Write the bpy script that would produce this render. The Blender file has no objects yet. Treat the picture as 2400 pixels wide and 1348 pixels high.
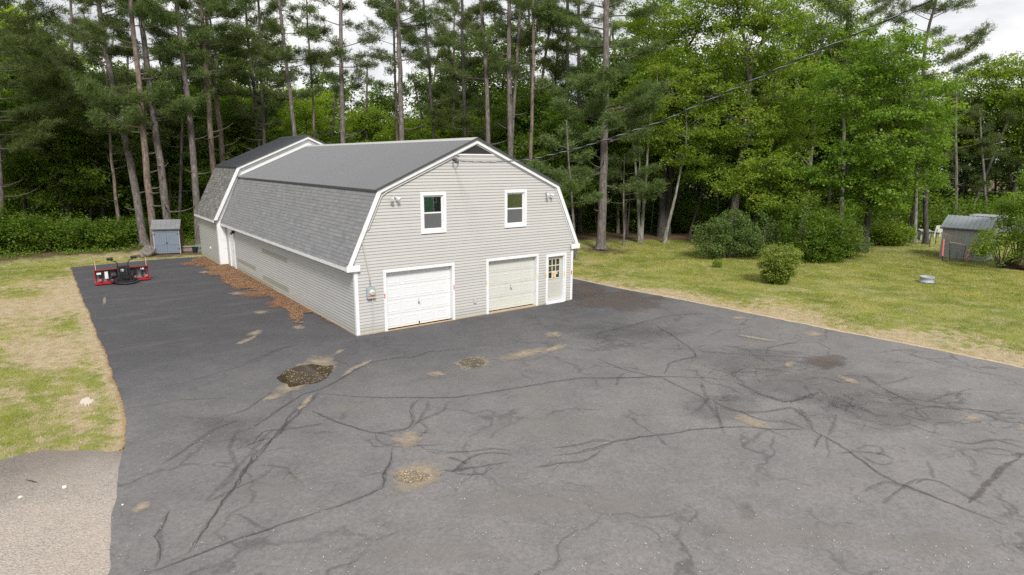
import bpy, math, random
import numpy as np
from mathutils import Vector, Matrix
C = bpy.context.scene.collection
rng = np.random.default_rng(7)
random.seed(7)
PI = math.pi
# ------------------------------------------------------------------ camera
CX, CY, CZ, YAW, PITCH, ROLL, FPX = -8.195, -19.926, 6.031, 36.724, -11.514, 0.286, 1465.1
_y, _p, _r = math.radians(YAW), math.radians(PITCH), math.radians(ROLL)
FW = np.array([math.sin(_y)*math.cos(_p), math.cos(_y)*math.cos(_p), math.sin(_p)])
RT0 = np.array([math.cos(_y), -math.sin(_y), 0.0]); UP0 = np.cross(RT0, FW)
RT = RT0*math.cos(_r)+UP0*math.sin(_r); UP = -RT0*math.sin(_r)+UP0*math.cos(_r)
CP = np.array([CX, CY, CZ])
cam = bpy.data.cameras.new('camera'); camo = bpy.data.objects.new('camera', cam); C.objects.link(camo)
cam.sensor_width = 36; cam.lens = FPX/2400*36; cam.clip_end = 2000; cam.clip_start = .1
camo.matrix_world = Matrix(((RT[0], UP[0], -FW[0], CX), (RT[1], UP[1], -FW[1], CY), (RT[2], UP[2], -FW[2], CZ), (0, 0, 0, 1)))
bpy.context.scene.camera = camo
# ------------------------------------------------------------------ light
SUN_EL, SUN_AZ = 44, 203      # azimuth clockwise from +Y: light comes from the camera's left and behind it
W = bpy.data.worlds.new('World'); bpy.context.scene.world = W; W.use_nodes = True
nt = W.node_tree; nt.nodes.clear(); N = nt.nodes.new; L = nt.links.new
out = N('ShaderNodeOutputWorld'); bg = N('ShaderNodeBackground'); bg.inputs[1].default_value = .088
sky = N('ShaderNodeTexSky'); sky.sky_type = 'NISHITA'; sky.sun_disc = False
sky.sun_elevation = math.radians(SUN_EL); sky.sun_rotation = math.radians(SUN_AZ)
tc = N('ShaderNodeTexCoord'); mp = N('ShaderNodeMapping'); mp.inputs['Scale'].default_value = (1, 1, 2.6); mp.inputs['Location'].default_value = (.35, .2, .1)
n1 = N('ShaderNodeTexNoise'); n1.inputs['Scale'].default_value = 2.6; n1.inputs['Detail'].default_value = 8; n1.inputs['Roughness'].default_value = .55
n2 = N('ShaderNodeTexNoise'); n2.inputs['Scale'].default_value = 1.5; n2.inputs['Detail'].default_value = 6
r1 = N('ShaderNodeValToRGB'); r1.color_ramp.elements[0].position = .35; r1.color_ramp.elements[1].position = .57
r1.color_ramp.elements[0].color = (4.2, 4.5, 5.0, 1); r1.color_ramp.elements[1].color = (10.4, 10.3, 10.1, 1)
e = r1.color_ramp.elements.new(.47); e.color = (8.2, 8.3, 8.5, 1)
r2 = N('ShaderNodeValToRGB'); r2.color_ramp.elements[0].position = .60; r2.color_ramp.elements[1].position = .72
r2.color_ramp.elements[0].color = (1, 1, 1, 1); r2.color_ramp.elements[1].color = (.45, .45, .45, 1)
mx = N('ShaderNodeMix'); mx.data_type = 'RGBA'
L(tc.outputs['Generated'], mp.inputs[0]); L(mp.outputs[0], n1.inputs['Vector']); L(mp.outputs[0], n2.inputs['Vector'])
L(n1.outputs['Fac'], r1.inputs[0]); L(n2.outputs['Fac'], r2.inputs[0])
L(r2.outputs[0], mx.inputs[0]); L(sky.outputs[0], mx.inputs[6]); L(r1.outputs[0], mx.inputs[7]); L(mx.outputs[2], bg.inputs[0]); L(bg.outputs[0], out.inputs[0])
sl = bpy.data.lights.new('sun', 'SUN'); so = bpy.data.objects.new('sun', sl); C.objects.link(so)
sl.energy = 3.0; sl.angle = math.radians(12); sl.color = (1, .97, .93)
_e, _a = math.radians(SUN_EL), math.radians(SUN_AZ)
so.rotation_euler = Vector((-math.sin(_a)*math.cos(_e), -math.cos(_a)*math.cos(_e), -math.sin(_e))).to_track_quat('-Z', 'Y').to_euler()
sc = bpy.context.scene
sc.view_settings.view_transform = 'Standard'; sc.view_settings.look = 'None'; sc.view_settings.exposure = 0.32; sc.view_settings.gamma = 1
sc.view_settings.use_curve_mapping = False
sc.cycles.transparent_max_bounces = 24; sc.cycles.max_bounces = 6; sc.cycles.use_denoising = False
sc.cycles.diffuse_bounces = 3
# ------------------------------------------------------------------ helpers
def ray(px, py):
    return FW*1.0 + RT*((px-1200)/FPX) - UP*((py-674)/FPX)
def G(px, py, z=0.0):
    v = ray(px, py); t = (z-CZ)/v[2]; return CP+v*t
def PD(px, py, d): return CP+ray(px, py)*d
def FX(px, py, y=0.0):
    v = ray(px, py); t = (y-CY)/v[1]; return CP+v*t
def SX(px, py, x=0.0):
    v = ray(px, py); t = (x-CX)/v[0]; return CP+v*t
def tag(o, label=None, cat=None, group=None, kind=None):
    if label: o['label'] = label
    if cat: o['category'] = cat
    if group: o['group'] = group
    if kind: o['kind'] = kind
    return o
def empty(name, loc=(0, 0, 0), rz=0, label=None, cat=None, group=None):
    o = bpy.data.objects.new(name, None); o.location = loc; o.rotation_euler = (0, 0, rz); C.objects.link(o)
    o.empty_display_size = .3
    return tag(o, label, cat, group)
def link(name, me, parent=None, loc=None):
    o = bpy.data.objects.new(name, me); C.objects.link(o)
    if parent is not None: o.parent = parent
    if loc is not None: o.location = loc
    return o
class MB:
    def __init__(s): s.v = []; s.f = []
    def add(s, vs, fs):
        b = len(s.v); s.v += [tuple(map(float, v)) for v in vs]; s.f += [tuple(b+i for i in f) for f in fs]; return s
    def box(s, x0, x1, y0, y1, z0, z1):
        return s.add([(x0, y0, z0), (x1, y0, z0), (x1, y1, z0), (x0, y1, z0), (x0, y0, z1), (x1, y0, z1), (x1, y1, z1), (x0, y1, z1)],
                     [(0, 3, 2, 1), (4, 5, 6, 7), (0, 1, 5, 4), (1, 2, 6, 5), (2, 3, 7, 6), (3, 0, 4, 7)])
    def hexa(s, p):   # 8 points: bottom loop 4, top loop 4
        return s.add(p, [(0, 3, 2, 1), (4, 5, 6, 7), (0, 1, 5, 4), (1, 2, 6, 5), (2, 3, 7, 6), (3, 0, 4, 7)])
    def prism_y(s, prof, y0, y1):   # prof: list of (x,z)
        n = len(prof)
        s.add([(x, y0, z) for x, z in prof]+[(x, y1, z) for x, z in prof],
              [tuple(range(n-1, -1, -1)), tuple(range(n, 2*n))]+[(i, (i+1) % n, n+(i+1) % n, n+i) for i in range(n)])
        return s
    def prism_z(s, prof, z0, z1):
        n = len(prof)
        s.add([(x, y, z0) for x, y in prof]+[(x, y, z1) for x, y in prof],
              [tuple(range(n-1, -1, -1)), tuple(range(n, 2*n))]+[(i, (i+1) % n, n+(i+1) % n, n+i) for i in range(n)])
        return s
    def tube(s, pts, rad, seg=8, cap=True):
        pts = [Vector(tuple(p)) for p in pts]; n = len(pts)
        if not hasattr(rad, '__len__'): rad = [rad]*n
        b = len(s.v); ref = None
        for i, p in enumerate(pts):
            t = (pts[min(i+1, n-1)]-pts[max(i-1, 0)]).normalized()
            if ref is None: ref = Vector((0, 0, 1)) if abs(t.z) < .9 else Vector((1, 0, 0))
            u = (ref-t*ref.dot(t)).normalized(); w = t.cross(u); ref = u
            for k in range(seg):
                a = 2*PI*k/seg; q = p+(u*math.cos(a)+w*math.sin(a))*rad[i]; s.v.append(tuple(q))
        for i in range(n-1):
            for k in range(seg):
                a = b+i*seg+k; c = b+i*seg+(k+1) % seg
                s.f.append((a, c, c+seg, a+seg))
        if cap: s.f.append(tuple(b+k for k in range(seg-1, -1, -1))); s.f.append(tuple(b+(n-1)*seg+k for k in range(seg)))
        return s
    def lathe(s, prof, c=(0, 0, 0), seg=20, axis='z', cap=False):   # prof (r, h)
        b = len(s.v)
        for r, h in prof:
            for k in range(seg):
                a = 2*PI*k/seg; q = (r*math.cos(a), r*math.sin(a), h)
                if axis == 'y': q = (q[0], q[2], q[1])
                if axis == 'x': q = (q[2], q[0], q[1])
                s.v.append((q[0]+c[0], q[1]+c[1], q[2]+c[2]))
        for i in range(len(prof)-1):
            for k in range(seg):
                a = b+i*seg+k; d = b+i*seg+(k+1) % seg; s.f.append((a, d, d+seg, a+seg))
        if cap: s.f.append(tuple(b+k for k in range(seg-1, -1, -1))); s.f.append(tuple(b+(len(prof)-1)*seg+k for k in range(seg)))
        return s
    def mesh(s, name, mat, smooth=False, tint=None):
        me = bpy.data.meshes.new(name); me.from_pydata(s.v, [], s.f)
        if mat: me.materials.append(mat)
        if smooth: me.polygons.foreach_set('use_smooth', [True]*len(me.polygons))
        if tint is not None:
            a = me.attributes.new('tint', 'FLOAT', 'FACE'); a.data.foreach_set('value', np.broadcast_to(np.asarray(tint, 'f'), (len(me.polygons),)).astype('f').copy())
        me.update(); return me
    def build(s, name, mat, parent=None, loc=None, smooth=False, bevel=0, tint=None):
        o = link(name, s.mesh(name, mat, smooth, tint), parent, loc)
        if bevel:
            m = o.modifiers.new('bevel', 'BEVEL'); m.width = bevel; m.segments = 2; m.limit_method = 'ANGLE'
        return o
def soup_mesh(name, V, mat, tint=None, smooth=False):
    V = np.asarray(V, 'f'); n, k, _ = V.shape
    me = bpy.data.meshes.new(name); me.vertices.add(n*k); me.vertices.foreach_set('co', V.reshape(-1))
    me.loops.add(n*k); me.loops.foreach_set('vertex_index', np.arange(n*k, dtype='i'))
    me.polygons.add(n); me.polygons.foreach_set('loop_start', np.arange(0, n*k, k, dtype='i'))
    try: me.polygons.foreach_set('loop_total', np.full(n, k, 'i'))
    except Exception: pass
    if tint is not None:
        a = me.attributes.new('tint', 'FLOAT', 'FACE'); a.data.foreach_set('value', np.asarray(tint, 'f'))
    me.materials.append(mat); me.update(calc_edges=True); me.validate(); return me
def unit(a): return a/np.maximum(np.linalg.norm(a, axis=-1, keepdims=True), 1e-9)
# value noise on python side
_H = rng.random((256, 256))
def vnoise(x, y, s=1.0, o=0):
    x = np.asarray(x, float)/s+o*17.3+500; y = np.asarray(y, float)/s+o*7.9+500
    xi = np.floor(x).astype(int); yi = np.floor(y).astype(int); fx = x-xi; fy = y-yi
    fx = fx*fx*(3-2*fx); fy = fy*fy*(3-2*fy)
    h = lambda a, b: _H[a % 256, b % 256]
    return (h(xi, yi)*(1-fx)+h(xi+1, yi)*fx)*(1-fy)+(h(xi, yi+1)*(1-fx)+h(xi+1, yi+1)*fx)*fy
def fbm(x, y, s=1.0, o=0, n=4):
    r = 0; a = .5; t = 0
    for i in range(n): r = r+a*vnoise(x, y, s/2**i, o+i); t += a; a *= .5
    return r/t
def sstep(a, b, x): t = np.clip((x-a)/(b-a), 0, 1); return t*t*(3-2*t)
# ------------------------------------------------------------------ materials
def newmat(name):
    m = bpy.data.materials.new(name); m.use_nodes = True; t = m.node_tree
    return m, t, t.nodes['Principled BSDF'], t.nodes['Material Output']
def node(t, ty, **kw):
    n = t.nodes.new(ty)
    for k, v in kw.items():
        if k in n.inputs: n.inputs[k].default_value = v
        else: setattr(n, k, v)
    return n
def noise(t, vec, scale, detail=4, rough=.55, stretch=None):
    if stretch:
        m = node(t, 'ShaderNodeMapping'); m.inputs['Scale'].default_value = stretch; t.links.new(vec, m.inputs[0]); vec = m.outputs[0]
    n = node(t, 'ShaderNodeTexNoise'); n.inputs['Scale'].default_value = scale; n.inputs['Detail'].default_value = detail; n.inputs['Roughness'].default_value = rough
    t.links.new(vec, n.inputs['Vector']); return n.outputs['Fac']
def ramp(t, fac, stops):
    r = node(t, 'ShaderNodeValToRGB'); el = r.color_ramp.elements
    el[0].position = stops[0][0]; el[0].color = (*stops[0][1], 1); el[1].position = stops[-1][0]; el[1].color = (*stops[-1][1], 1)
    for p, c in stops[1:-1]: e = el.new(p); e.color = (*c, 1)
    t.links.new(fac, r.inputs[0]); return r.outputs[0]
def mixc(t, fac, a, b, mode='MIX'):
    m = node(t, 'ShaderNodeMix', data_type='RGBA', blend_type=mode)
    for k, v in ((0, fac), (6, a), (7, b)):
        if isinstance(v, (int, float)): m.inputs[k].default_value = v
        elif isinstance(v, tuple): m.inputs[k].default_value = (*v, 1) if len(v) == 3 else v
        else: t.links.new(v, m.inputs[k])
    return m.outputs[2]
def mth(t, op, a, b=0.0, c=None):
    m = node(t, 'ShaderNodeMath', operation=op)
    for i, v in enumerate((a, b, c)):
        if v is None: continue
        if isinstance(v, (int, float)): m.inputs[i].default_value = v
        else: t.links.new(v, m.inputs[i])
    return m.outputs[0]
def mrange(t, v, a, b, c=0.0, d=1.0):
    m = node(t, 'ShaderNodeMapRange'); t.links.new(v, m.inputs[0])
    for i, x in enumerate((a, b, c, d)): m.inputs[i+1].default_value = x
    return m.outputs[0]
def bump(t, bs, h, strength=.3, dist=.01):
    b = node(t, 'ShaderNodeBump'); b.inputs['Strength'].default_value = strength; b.inputs['Distance'].default_value = dist
    t.links.new(h, b.inputs['Height']); t.links.new(b.outputs[0], bs.inputs['Normal'])
def objco(t): return node(t, 'ShaderNodeTexCoord').outputs['Object']
def geoco(t): return node(t, 'ShaderNodeNewGeometry').outputs['Position']
def paint(name, col, rough=.5, var=.06, dirt=None, dscale=1.2, metal=0.0, bumpk=0, tint=0.0, stretch=None):
    m, t, b, o = newmat(name); p = geoco(t)
    n = noise(t, p, dscale, 6, .6, stretch); n2 = noise(t, p, 22, 3, .6)
    c = mixc(t, n, tuple(x*(1-var) for x in col), tuple(min(1, x*(1+var)) for x in col))
    c = mixc(t, mrange(t, n2, .35, .7, 0, .25), c, tuple(x*(1-var*2) for x in col))
    if dirt: c = mixc(t, mrange(t, noise(t, p, dscale*2.3, 8, .7), .52, .75, 0, .55), c, dirt)
    if tint:
        at = node(t, 'ShaderNodeAttribute', attribute_name='tint')
        c = mixc(t, 1.0, c, ramp(t, at.outputs['Fac'], [(0, (1-tint,)*3), (1, (1+tint*.0,)*3)]), 'MULTIPLY')
    t.links.new(c, b.inputs['Base Color']); b.inputs['Roughness'].default_value = rough; b.inputs['Metallic'].default_value = metal
    if bumpk: bump(t, b, noise(t, p, 60, 4, .6), bumpk, .01)
    return m
def flat(name, col, rough=.5, metal=0.0): return paint(name, col, rough, .05, metal=metal)
M = {}
def siding_mat(name, col, mott):
    m, t, b, o = newmat(name); p = geoco(t)
    oi = node(t, 'ShaderNodeObjectInfo').outputs['Random']
    c = mixc(t, noise(t, p, .9, 6, .6), tuple(x*.95 for x in col), tuple(x*1.04 for x in col))
    c = mixc(t, mrange(t, oi, 0, 1, 0, 1), c, mixc(t, 1.0, c, (.94, .945, .95), 'MULTIPLY'))
    # weather streaks and chalky fading
    c = mixc(t, mrange(t, noise(t, p, 3.2, 7, .7, (1, 1, .25)), .5, .8, 0, mott), c, tuple(x*.78 for x in col))
    sx = node(t, 'ShaderNodeSeparateXYZ'); t.links.new(p, sx.inputs[0])
    low = mrange(t, mth(t, 'ADD', sx.outputs[2], mrange(t, noise(t, p, 5, 5), 0, 1, -.25, .25)), .0, .45, .55, 0)
    c = mixc(t, low, c, (.30, .29, .20))
    t.links.new(c, b.inputs['Base Color']); b.inputs['Roughness'].default_value = .5
    bump(t, b, noise(t, p, 40, 3, .6, (1, 1, 6)), .06, .01)
    return m
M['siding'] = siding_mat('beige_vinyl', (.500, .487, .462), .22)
M['siding_shaded'] = siding_mat('beige_vinyl_shaded', (.45, .445, .43), .35)  # same vinyl as the front, colour lowered for the dimmer light on this side
M['siding_patch'] = siding_mat('faded_vinyl', (.30, .305, .25), .2)
M['siding_ext'] = siding_mat('grey_green_vinyl', (.42, .42, .375), .4)
M['sheath'] = flat('sheathing', (.16, .155, .14), .8)  # kept dark so the plank gaps show as painted lap shadow lines
M['white'] = paint('white_trim', (.76, .765, .77), .4, .03, (.55, .53, .48), 1.5)
M['whitedoor'] = paint('white_steel_door', (.73, .735, .735), .35, .02, (.7, .69, .66), .8)
M['cream'] = paint('cream_steel_door', (.60, .60, .545), .35, .03, (.46, .45, .40), 1.6)
M['creamdoor'] = paint('grey_cream_paint', (.50, .50, .45), .35, .03, (.42, .41, .38), 2)
M['wood'] = paint('raw_wood', (.52, .38, .22), .8, .2, (.2, .15, .1), 4)
M['roofmetal'] = paint('charcoal_roof_metal', (.17, .173, .18), .55, .06, (.16, .16, .165), .5, metal=.1); M['roofvalley_shade'] = paint('shaded_roof_valley', (.035, .035, .037), .75, .1, (.06, .058, .056), .5)  # valley colour painted dark to stand in for shade between the ribs
M['roofmetal2'] = paint('dark_roof_metal', (.045, .047, .056), .35, .06, (.06, .06, .062), .5, metal=.2)
M['raketrim'] = flat('dark_rake_trim', (.075, .078, .082), .4, .2)
M['ridgecap'] = flat('pale_ridge_cap', (.42, .42, .40), .5, .1)
def shingle_mat(name, a, b_, warm):
    m, t, b, o = newmat(name); p = geoco(t)
    at = node(t, 'ShaderNodeAttribute', attribute_name='tint').outputs['Fac']
    c = mixc(t, at, a, b_)
    c = mixc(t, mrange(t, noise(t, p, .7, 6, .65), .35, .65, 0, .45), c, mixc(t, 1.0, c, warm, 'MULTIPLY'))
    c = mixc(t, mrange(t, noise(t, p, 1.4, 7, .7, (1, 2.5, .5)), .5, .75, 0, .4), c, tuple(x*.68 for x in a))
    g = noise(t, p, 130, 2, .7)
    c = mixc(t, mrange(t, g, .35, .65, .0, .5), c, mixc(t, 1.0, c, (.55, .55, .55), 'MULTIPLY'))
    t.links.new(c, b.inputs['Base Color']); b.inputs['Roughness'].default_value = .92
    bump(t, b, g, .5, .01); return m
M['shingle'] = shingle_mat('grey_shingle', (.195, .196, .203), (.255, .256, .262), (.9, .9, .92))
M['shingle2'] = shingle_mat('brown_grey_shingle', (.10, .10, .095), (.25, .245, .225), (.9, .9, .85))
M['dark'] = flat('dark_void', (.015, .015, .015), .9)
M['galv'] = flat('galvanised', (.42, .45, .47), .4, .4)
M['meter'] = flat('meter_grey', (.34, .41, .46), .45, .1)
M['red'] = flat('red_reflector', (.62, .06, .04), .3)
M['yellow'] = flat('yellow_reflector', (.85, .62, .05), .3)
M['black'] = flat('black_metal', (.02, .02, .022), .45)
M['conduit'] = flat('pale_conduit', (.50, .49, .46), .5)
M['lamp'] = flat('lamp_glass', (.7, .7, .68), .2)
M['louver'] = flat('dark_louver', (.05, .048, .045), .7)
def glass_mat(k=.16):
    m, t, b, o = newmat('window_glass'); t.nodes.remove(b)
    g = node(t, 'ShaderNodeBsdfGlossy'); g.inputs['Roughness'].default_value = .01; g.inputs[0].default_value = (.9, .95, .93, 1)
    tr = node(t, 'ShaderNodeBsdfTransparent'); tr.inputs[0].default_value = (.75, .8, .78, 1)
    fr = node(t, 'ShaderNodeFresnel'); fr.inputs[0].default_value = 1.6
    mi = node(t, 'ShaderNodeMixShader'); t.links.new(mrange(t, fr.outputs[0], 0, 1, k, 1), mi.inputs[0]); t.links.new(tr.outputs[0], mi.inputs[1]); t.links.new(g.outputs[0], mi.inputs[2])
    t.links.new(mi.outputs[0], o.inputs[0]); return m
M['glass'] = glass_mat(); M['glass2'] = glass_mat(.05)
def asphalt_mat():
    m, t, b, o = newmat('sealed_asphalt'); p = geoco(t)
    big = noise(t, p, .16, 5, .55); mid = noise(t, p, .8, 9, .68); fine = noise(t, p, 14, 6, .8); grit = noise(t, p, 95, 2, .8)
    # newer darker seal along the building, greyer and dustier towards the open yard
    sx = node(t, 'ShaderNodeSeparateXYZ'); t.links.new(p, sx.inputs[0])
    yy = mth(t, 'ADD', sx.outputs[1], mrange(t, big, 0, 1, -7, 7))
    c = ramp(t, mrange(t, yy, -15, 4, 0, 1), [(0, (.240, .224, .217)), (.45, (.178, .169, .167)), (.75, (.102, .099, .103)), (1, (.067, .065, .070))])
    c = mixc(t, mrange(t, mid, .40, .62, 0, .75), c, mixc(t, 1.0, c, (.76, .77, .79), 'MULTIPLY'))
    sw = noise(t, p, .55, 6, .6, (.5, 2.2, 1))
    c = mixc(t, mrange(t, sw, .52, .72, 0, .25), c, (.19, .178, .165))
    # wandering network of old brushed seams, fading in and out
    wv = node(t, 'ShaderNodeMix', data_type='VECTOR'); wv.inputs[0].default_value = .28; nn_ = node(t, 'ShaderNodeTexNoise'); nn_.inputs['Scale'].default_value = .9; nn_.inputs['Detail'].default_value = 5; t.links.new(p, nn_.inputs['Vector'])
    vm = node(t, 'ShaderNodeVectorMath', operation='MULTIPLY_ADD'); vm.inputs[1].default_value = (1.6, 1.6, 1.6); t.links.new(nn_.outputs['Color'], vm.inputs[0]); t.links.new(p, vm.inputs[2])
    for sc_, wd_, k_, ms_ in ((.30, .020, .50, .45), (.75, .030, .42, .52), (1.7, .035, .34, .56)):
        vo = node(t, 'ShaderNodeTexVoronoi', feature='DISTANCE_TO_EDGE'); vo.inputs['Scale'].default_value = sc_; t.links.new(vm.outputs[0], vo.inputs['Vector'])
        ln_ = mrange(t, vo.outputs['Distance'], wd_*.15, wd_, k_, 0); msk = mrange(t, noise(t, p, .33+sc_*.2, 5, .65), ms_, ms_+.10, 0, 1)
        c = mixc(t, mth(t, 'MULTIPLY', ln_, msk), c, (.055, .053, .054))
    c = mixc(t, mrange(t, noise(t, p, 2.6, 8, .7, (1.6, .7, 1)), .6, .78, 0, .35), c, (.22, .20, .175))
    c = mixc(t, mrange(t, fine, .38, .62, 0, .8), c, mixc(t, 1.0, c, (.60, .60, .60), 'MULTIPLY'))
    c = mixc(t, mrange(t, grit, .55, .8, 0, .6), c, (.27, .26, .25))
    c = mixc(t, mrange(t, grit, .45, .25, 0, .6), c, (.03, .03, .03))
    t.links.new(c, b.inputs['Base Color']); b.inputs['Roughness'].default_value = .86
    bump(t, b, mth(t, 'ADD', grit, fine), .5, .012); return m
M['asphalt'] = asphalt_mat()
def gravel_mat():
    m, t, b, o = newmat('old_gravelly_asphalt'); p = geoco(t)
    c = ramp(t, noise(t, p, 34, 4, .8), [(.3, (.12, .105, .09)), (.5, (.33, .29, .25)), (.72, (.56, .50, .43))])
    c = mixc(t, mrange(t, noise(t, p, .5, 6, .6), .35, .65, 0, .6), c, (.40, .34, .28))
    sx = node(t, 'ShaderNodeSeparateXYZ'); t.links.new(p, sx.inputs[0])
    v = node(t, 'ShaderNodeTexVoronoi'); v.inputs['Scale'].default_value = 28; t.links.new(p, v.inputs['Vector'])
    c = mixc(t, mrange(t, v.outputs['Distance'], .0, .35, .5, 0), c, (.36, .34, .31))
    dk = mrange(t, mth(t, 'ADD', sx.outputs[1], mrange(t, noise(t, p, .9, 5), 0, 1, -1.2, 1.2)), -7.2, -4.8, 0, .85)
    c = mixc(t, dk, c, mixc(t, 1.0, c, (.42, .41, .42), 'MULTIPLY'))
    t.links.new(c, b.inputs['Base Color']); b.inputs['Roughness'].default_value = .95
    bump(t, b, v.outputs['Distance'], .8, .02); return m
M['gravel'] = gravel_mat()
def ground_cols(t, p):
    """grass / dry thatch / litter colour from position and the attributes 'dry' and 'litter'"""
    dry = node(t, 'ShaderNodeAttribute', attribute_name='dry').outputs['Fac']; lit = node(t, 'ShaderNodeAttribute', attribute_name='litter').outputs['Fac']
    g = ramp(t, noise(t, p, .45, 6, .6), [(.3, (.145, .185, .025)), (.5, (.245, .262, .048)), (.7, (.36, .335, .10))])
    g = mixc(t, mrange(t, noise(t, p, 1.1, 6, .7), .47, .64, 0, .8), g, (.40, .345, .18)); g = mixc(t, mrange(t, noise(t, p, 4.5, 5, .7), .5, .7, 0, .5), g, (.12, .17, .03))
    tan = ramp(t, noise(t, p, 3.0, 7, .7), [(.3, (.32, .24, .13)), (.55, (.48, .385, .25)), (.75, (.56, .48, .35))])
    f = mth(t, 'ADD', dry, mrange(t, noise(t, p, 2.2, 8, .72), .25, .75, -.45, .45))
    c = mixc(t, mrange(t, f, .38, .62, 0, 1), g, tan)
    lc = ramp(t, noise(t, p, 5, 7, .75), [(.3, (.07, .045, .025)), (.5, (.14, .085, .045)), (.7, (.12, .12, .035))])
    f2 = mth(t, 'ADD', lit, mrange(t, noise(t, p, 1.3, 7, .7), .25, .75, -.4, .4))
    return mixc(t, mrange(t, f2, .35, .65, 0, 1), c, lc)
def ground_mat():
    m, t, b, o = newmat('lawn_soil'); p = geoco(t)
    c = ground_cols(t, p); fine = noise(t, p, 45, 4, .8)
    c = mixc(t, mrange(t, fine, .3, .7, .0, .55), c, mixc(t, 1.0, c, (.50, .52, .45), 'MULTIPLY'))
    t.links.new(c, b.inputs['Base Color']); b.inputs['Roughness'].default_value = .95
    bump(t, b, mth(t, 'ADD', fine, noise(t, p, 9, 5, .7)), .7, .04); return m
M['ground'] = ground_mat()
def leafy(name, dark, light, trans=.35, warm=None, gloss=.35, attrs=False):
    m, t, b, o = newmat(name); p = geoco(t)
    at = node(t, 'ShaderNodeAttribute', attribute_name='tint').outputs['Fac']
    if attrs: c = ground_cols(t, p); c = mixc(t, mrange(t, at, 0, 1, 0, .55), c, mixc(t, 1.0, c, (1.5, 1.5, 1.3), 'MULTIPLY'))
    else:
        c = mixc(t, at, dark, light)
        c = mixc(t, mrange(t, noise(t, p, .5, 4, .6), .35, .65, 0, .5), c, mixc(t, 1.0, c, (.72, .80, .75), 'MULTIPLY'))
        if warm: c = mixc(t, mrange(t, at, .93, .97, 0, .8), c, warm)
    t.links.new(c, b.inputs['Base Color']); b.inputs['Roughness'].default_value = .5; b.inputs['Specular IOR Level'].default_value = gloss
    if trans:
        tl = node(t, 'ShaderNodeBsdfTranslucent'); t.links.new(mixc(t, 1.0, c, (1.35, 1.45, .55), 'MULTIPLY'), tl.inputs[0])
        mi = node(t, 'ShaderNodeMixShader'); mi.inputs[0].default_value = trans
        t.links.new(b.outputs[0], mi.inputs[1]); t.links.new(tl.outputs[0], mi.inputs[2]); t.links.new(mi.outputs[0], o.inputs[0])
    return m
M['grass'] = leafy('grass_blades', None, None, .25, gloss=.2, attrs=True)
M['pine'] = leafy('pine_needles', (.070, .100, .030), (.17, .215, .070), .42)
M['pine_front'] = leafy('pine_needles_blue', (.078, .122, .036), (.19, .255, .082), .35)
M['maple'] = leafy('maple_leaves', (.125, .195, .020), (.29, .38, .050), .50, (.32, .30, .07))
M['maple_light'] = leafy('young_maple_leaves', (.15, .245, .03), (.30, .40, .075), .48, (.36, .36, .10))
M['maple_mid'] = leafy('summer_maple_leaves', (.10, .180, .018), (.24, .36, .046), .46, (.26, .30, .06))
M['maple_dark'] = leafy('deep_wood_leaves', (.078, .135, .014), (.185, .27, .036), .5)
M['maple_back'] = leafy('backlit_leaves', (.20, .30, .03), (.42, .50, .07), .62)  # backlight glow put into the leaf colour, as the sun is frontal
M['shrub'] = leafy('shrub_leaves', (.085, .135, .035), (.18, .25, .075), .4)
M['bush'] = leafy('round_bush_leaves', (.16, .215, .03), (.36, .40, .09), .4, (.45, .42, .25))
def bark(name, a, b_, sc=1.0):
    m, t, b, o = newmat(name); p = geoco(t)
    n = noise(t, p, 9*sc, 7, .7, (1, 1, .22)); n2 = noise(t, p, 1.2, 5, .6)
    c = ramp(t, n, [(.33, tuple(x*.45 for x in a)), (.5, a), (.68, b_)])
    c = mixc(t, mrange(t, n2, .45, .7, 0, .5), c, mixc(t, 1.0, c, (.72, .78, .70), 'MULTIPLY'))
    t.links.new(c, b.inputs['Base Color']); b.inputs['Roughness'].default_value = .95
    bump(t, b, n, .9, .04); return m
M['bark'] = bark('pine_bark', (.118, .100, .090), (.235, .205, .185))
M['bark_red'] = bark('reddish_bark', (.135, .10, .082), (.25, .19, .155))
M['bark_dark'] = bark('dark_bark', (.055, .047, .042), (.12, .105, .095))
M['bark_grey'] = bark('grey_bark', (.20, .185, .165), (.38, .36, .33))
M['twig'] = bark('twig_bark', (.10, .08, .065), (.22, .19, .16))
# ================================================================== SETTING: ground, driveway
TLX = [-60, -14, -3, 3, 10, 17, 24, 30, 36, 44, 62, 120]
TLY = [28.5, 29.6, 29.8, 28, 25.5, 19, 18, 15, 4, 2.5, 6, 10]
def treeline(x): return np.interp(x, TLX, TLY)
ASP = [G(*q)[:2] for q in [(165, 628), (178, 660), (190, 690), (212, 740), (228, 790), (248, 830), (262, 870), (277, 915), (290, 960), (297, 1000), (291, 1050), (280, 1100), (272, 1170), (263, 1220), (258, 1290), (255, 1348)]]
ASR = [G(*q)[:2] for q in [(1345, 655), (1440, 675), (1560, 697), (1680, 721), (1800, 745), (1900, 765), (2000, 785), (2200, 823), (2400, 866)]]
def edge_noise(poly, step, amp, o):
    pts = np.array(poly); seg = np.linalg.norm(np.diff(pts, axis=0), axis=1); s = np.r_[0, np.cumsum(seg)]
    n = max(2, int(s[-1]/step)); q = np.linspace(0, s[-1], n)
    x = np.interp(q, s, pts[:, 0]); y = np.interp(q, s, pts[:, 1]); dx = np.gradient(x); dy = np.gradient(y); l = np.hypot(dx, dy)
    k = (fbm(q, q*0, .9, o, 4)-.5)*2*amp; k[0] = k[-1] = 0
    return list(zip(x-dy/l*k, y+dx/l*k))
left_edge = edge_noise(ASP, .12, .07, 3)
right_edge = edge_noise(ASR, .15, .07, 5)
top_edge = edge_noise([right_edge[0], (12.2, 5.5), (12.0, 10.0)], .3, .1, 8)
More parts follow.
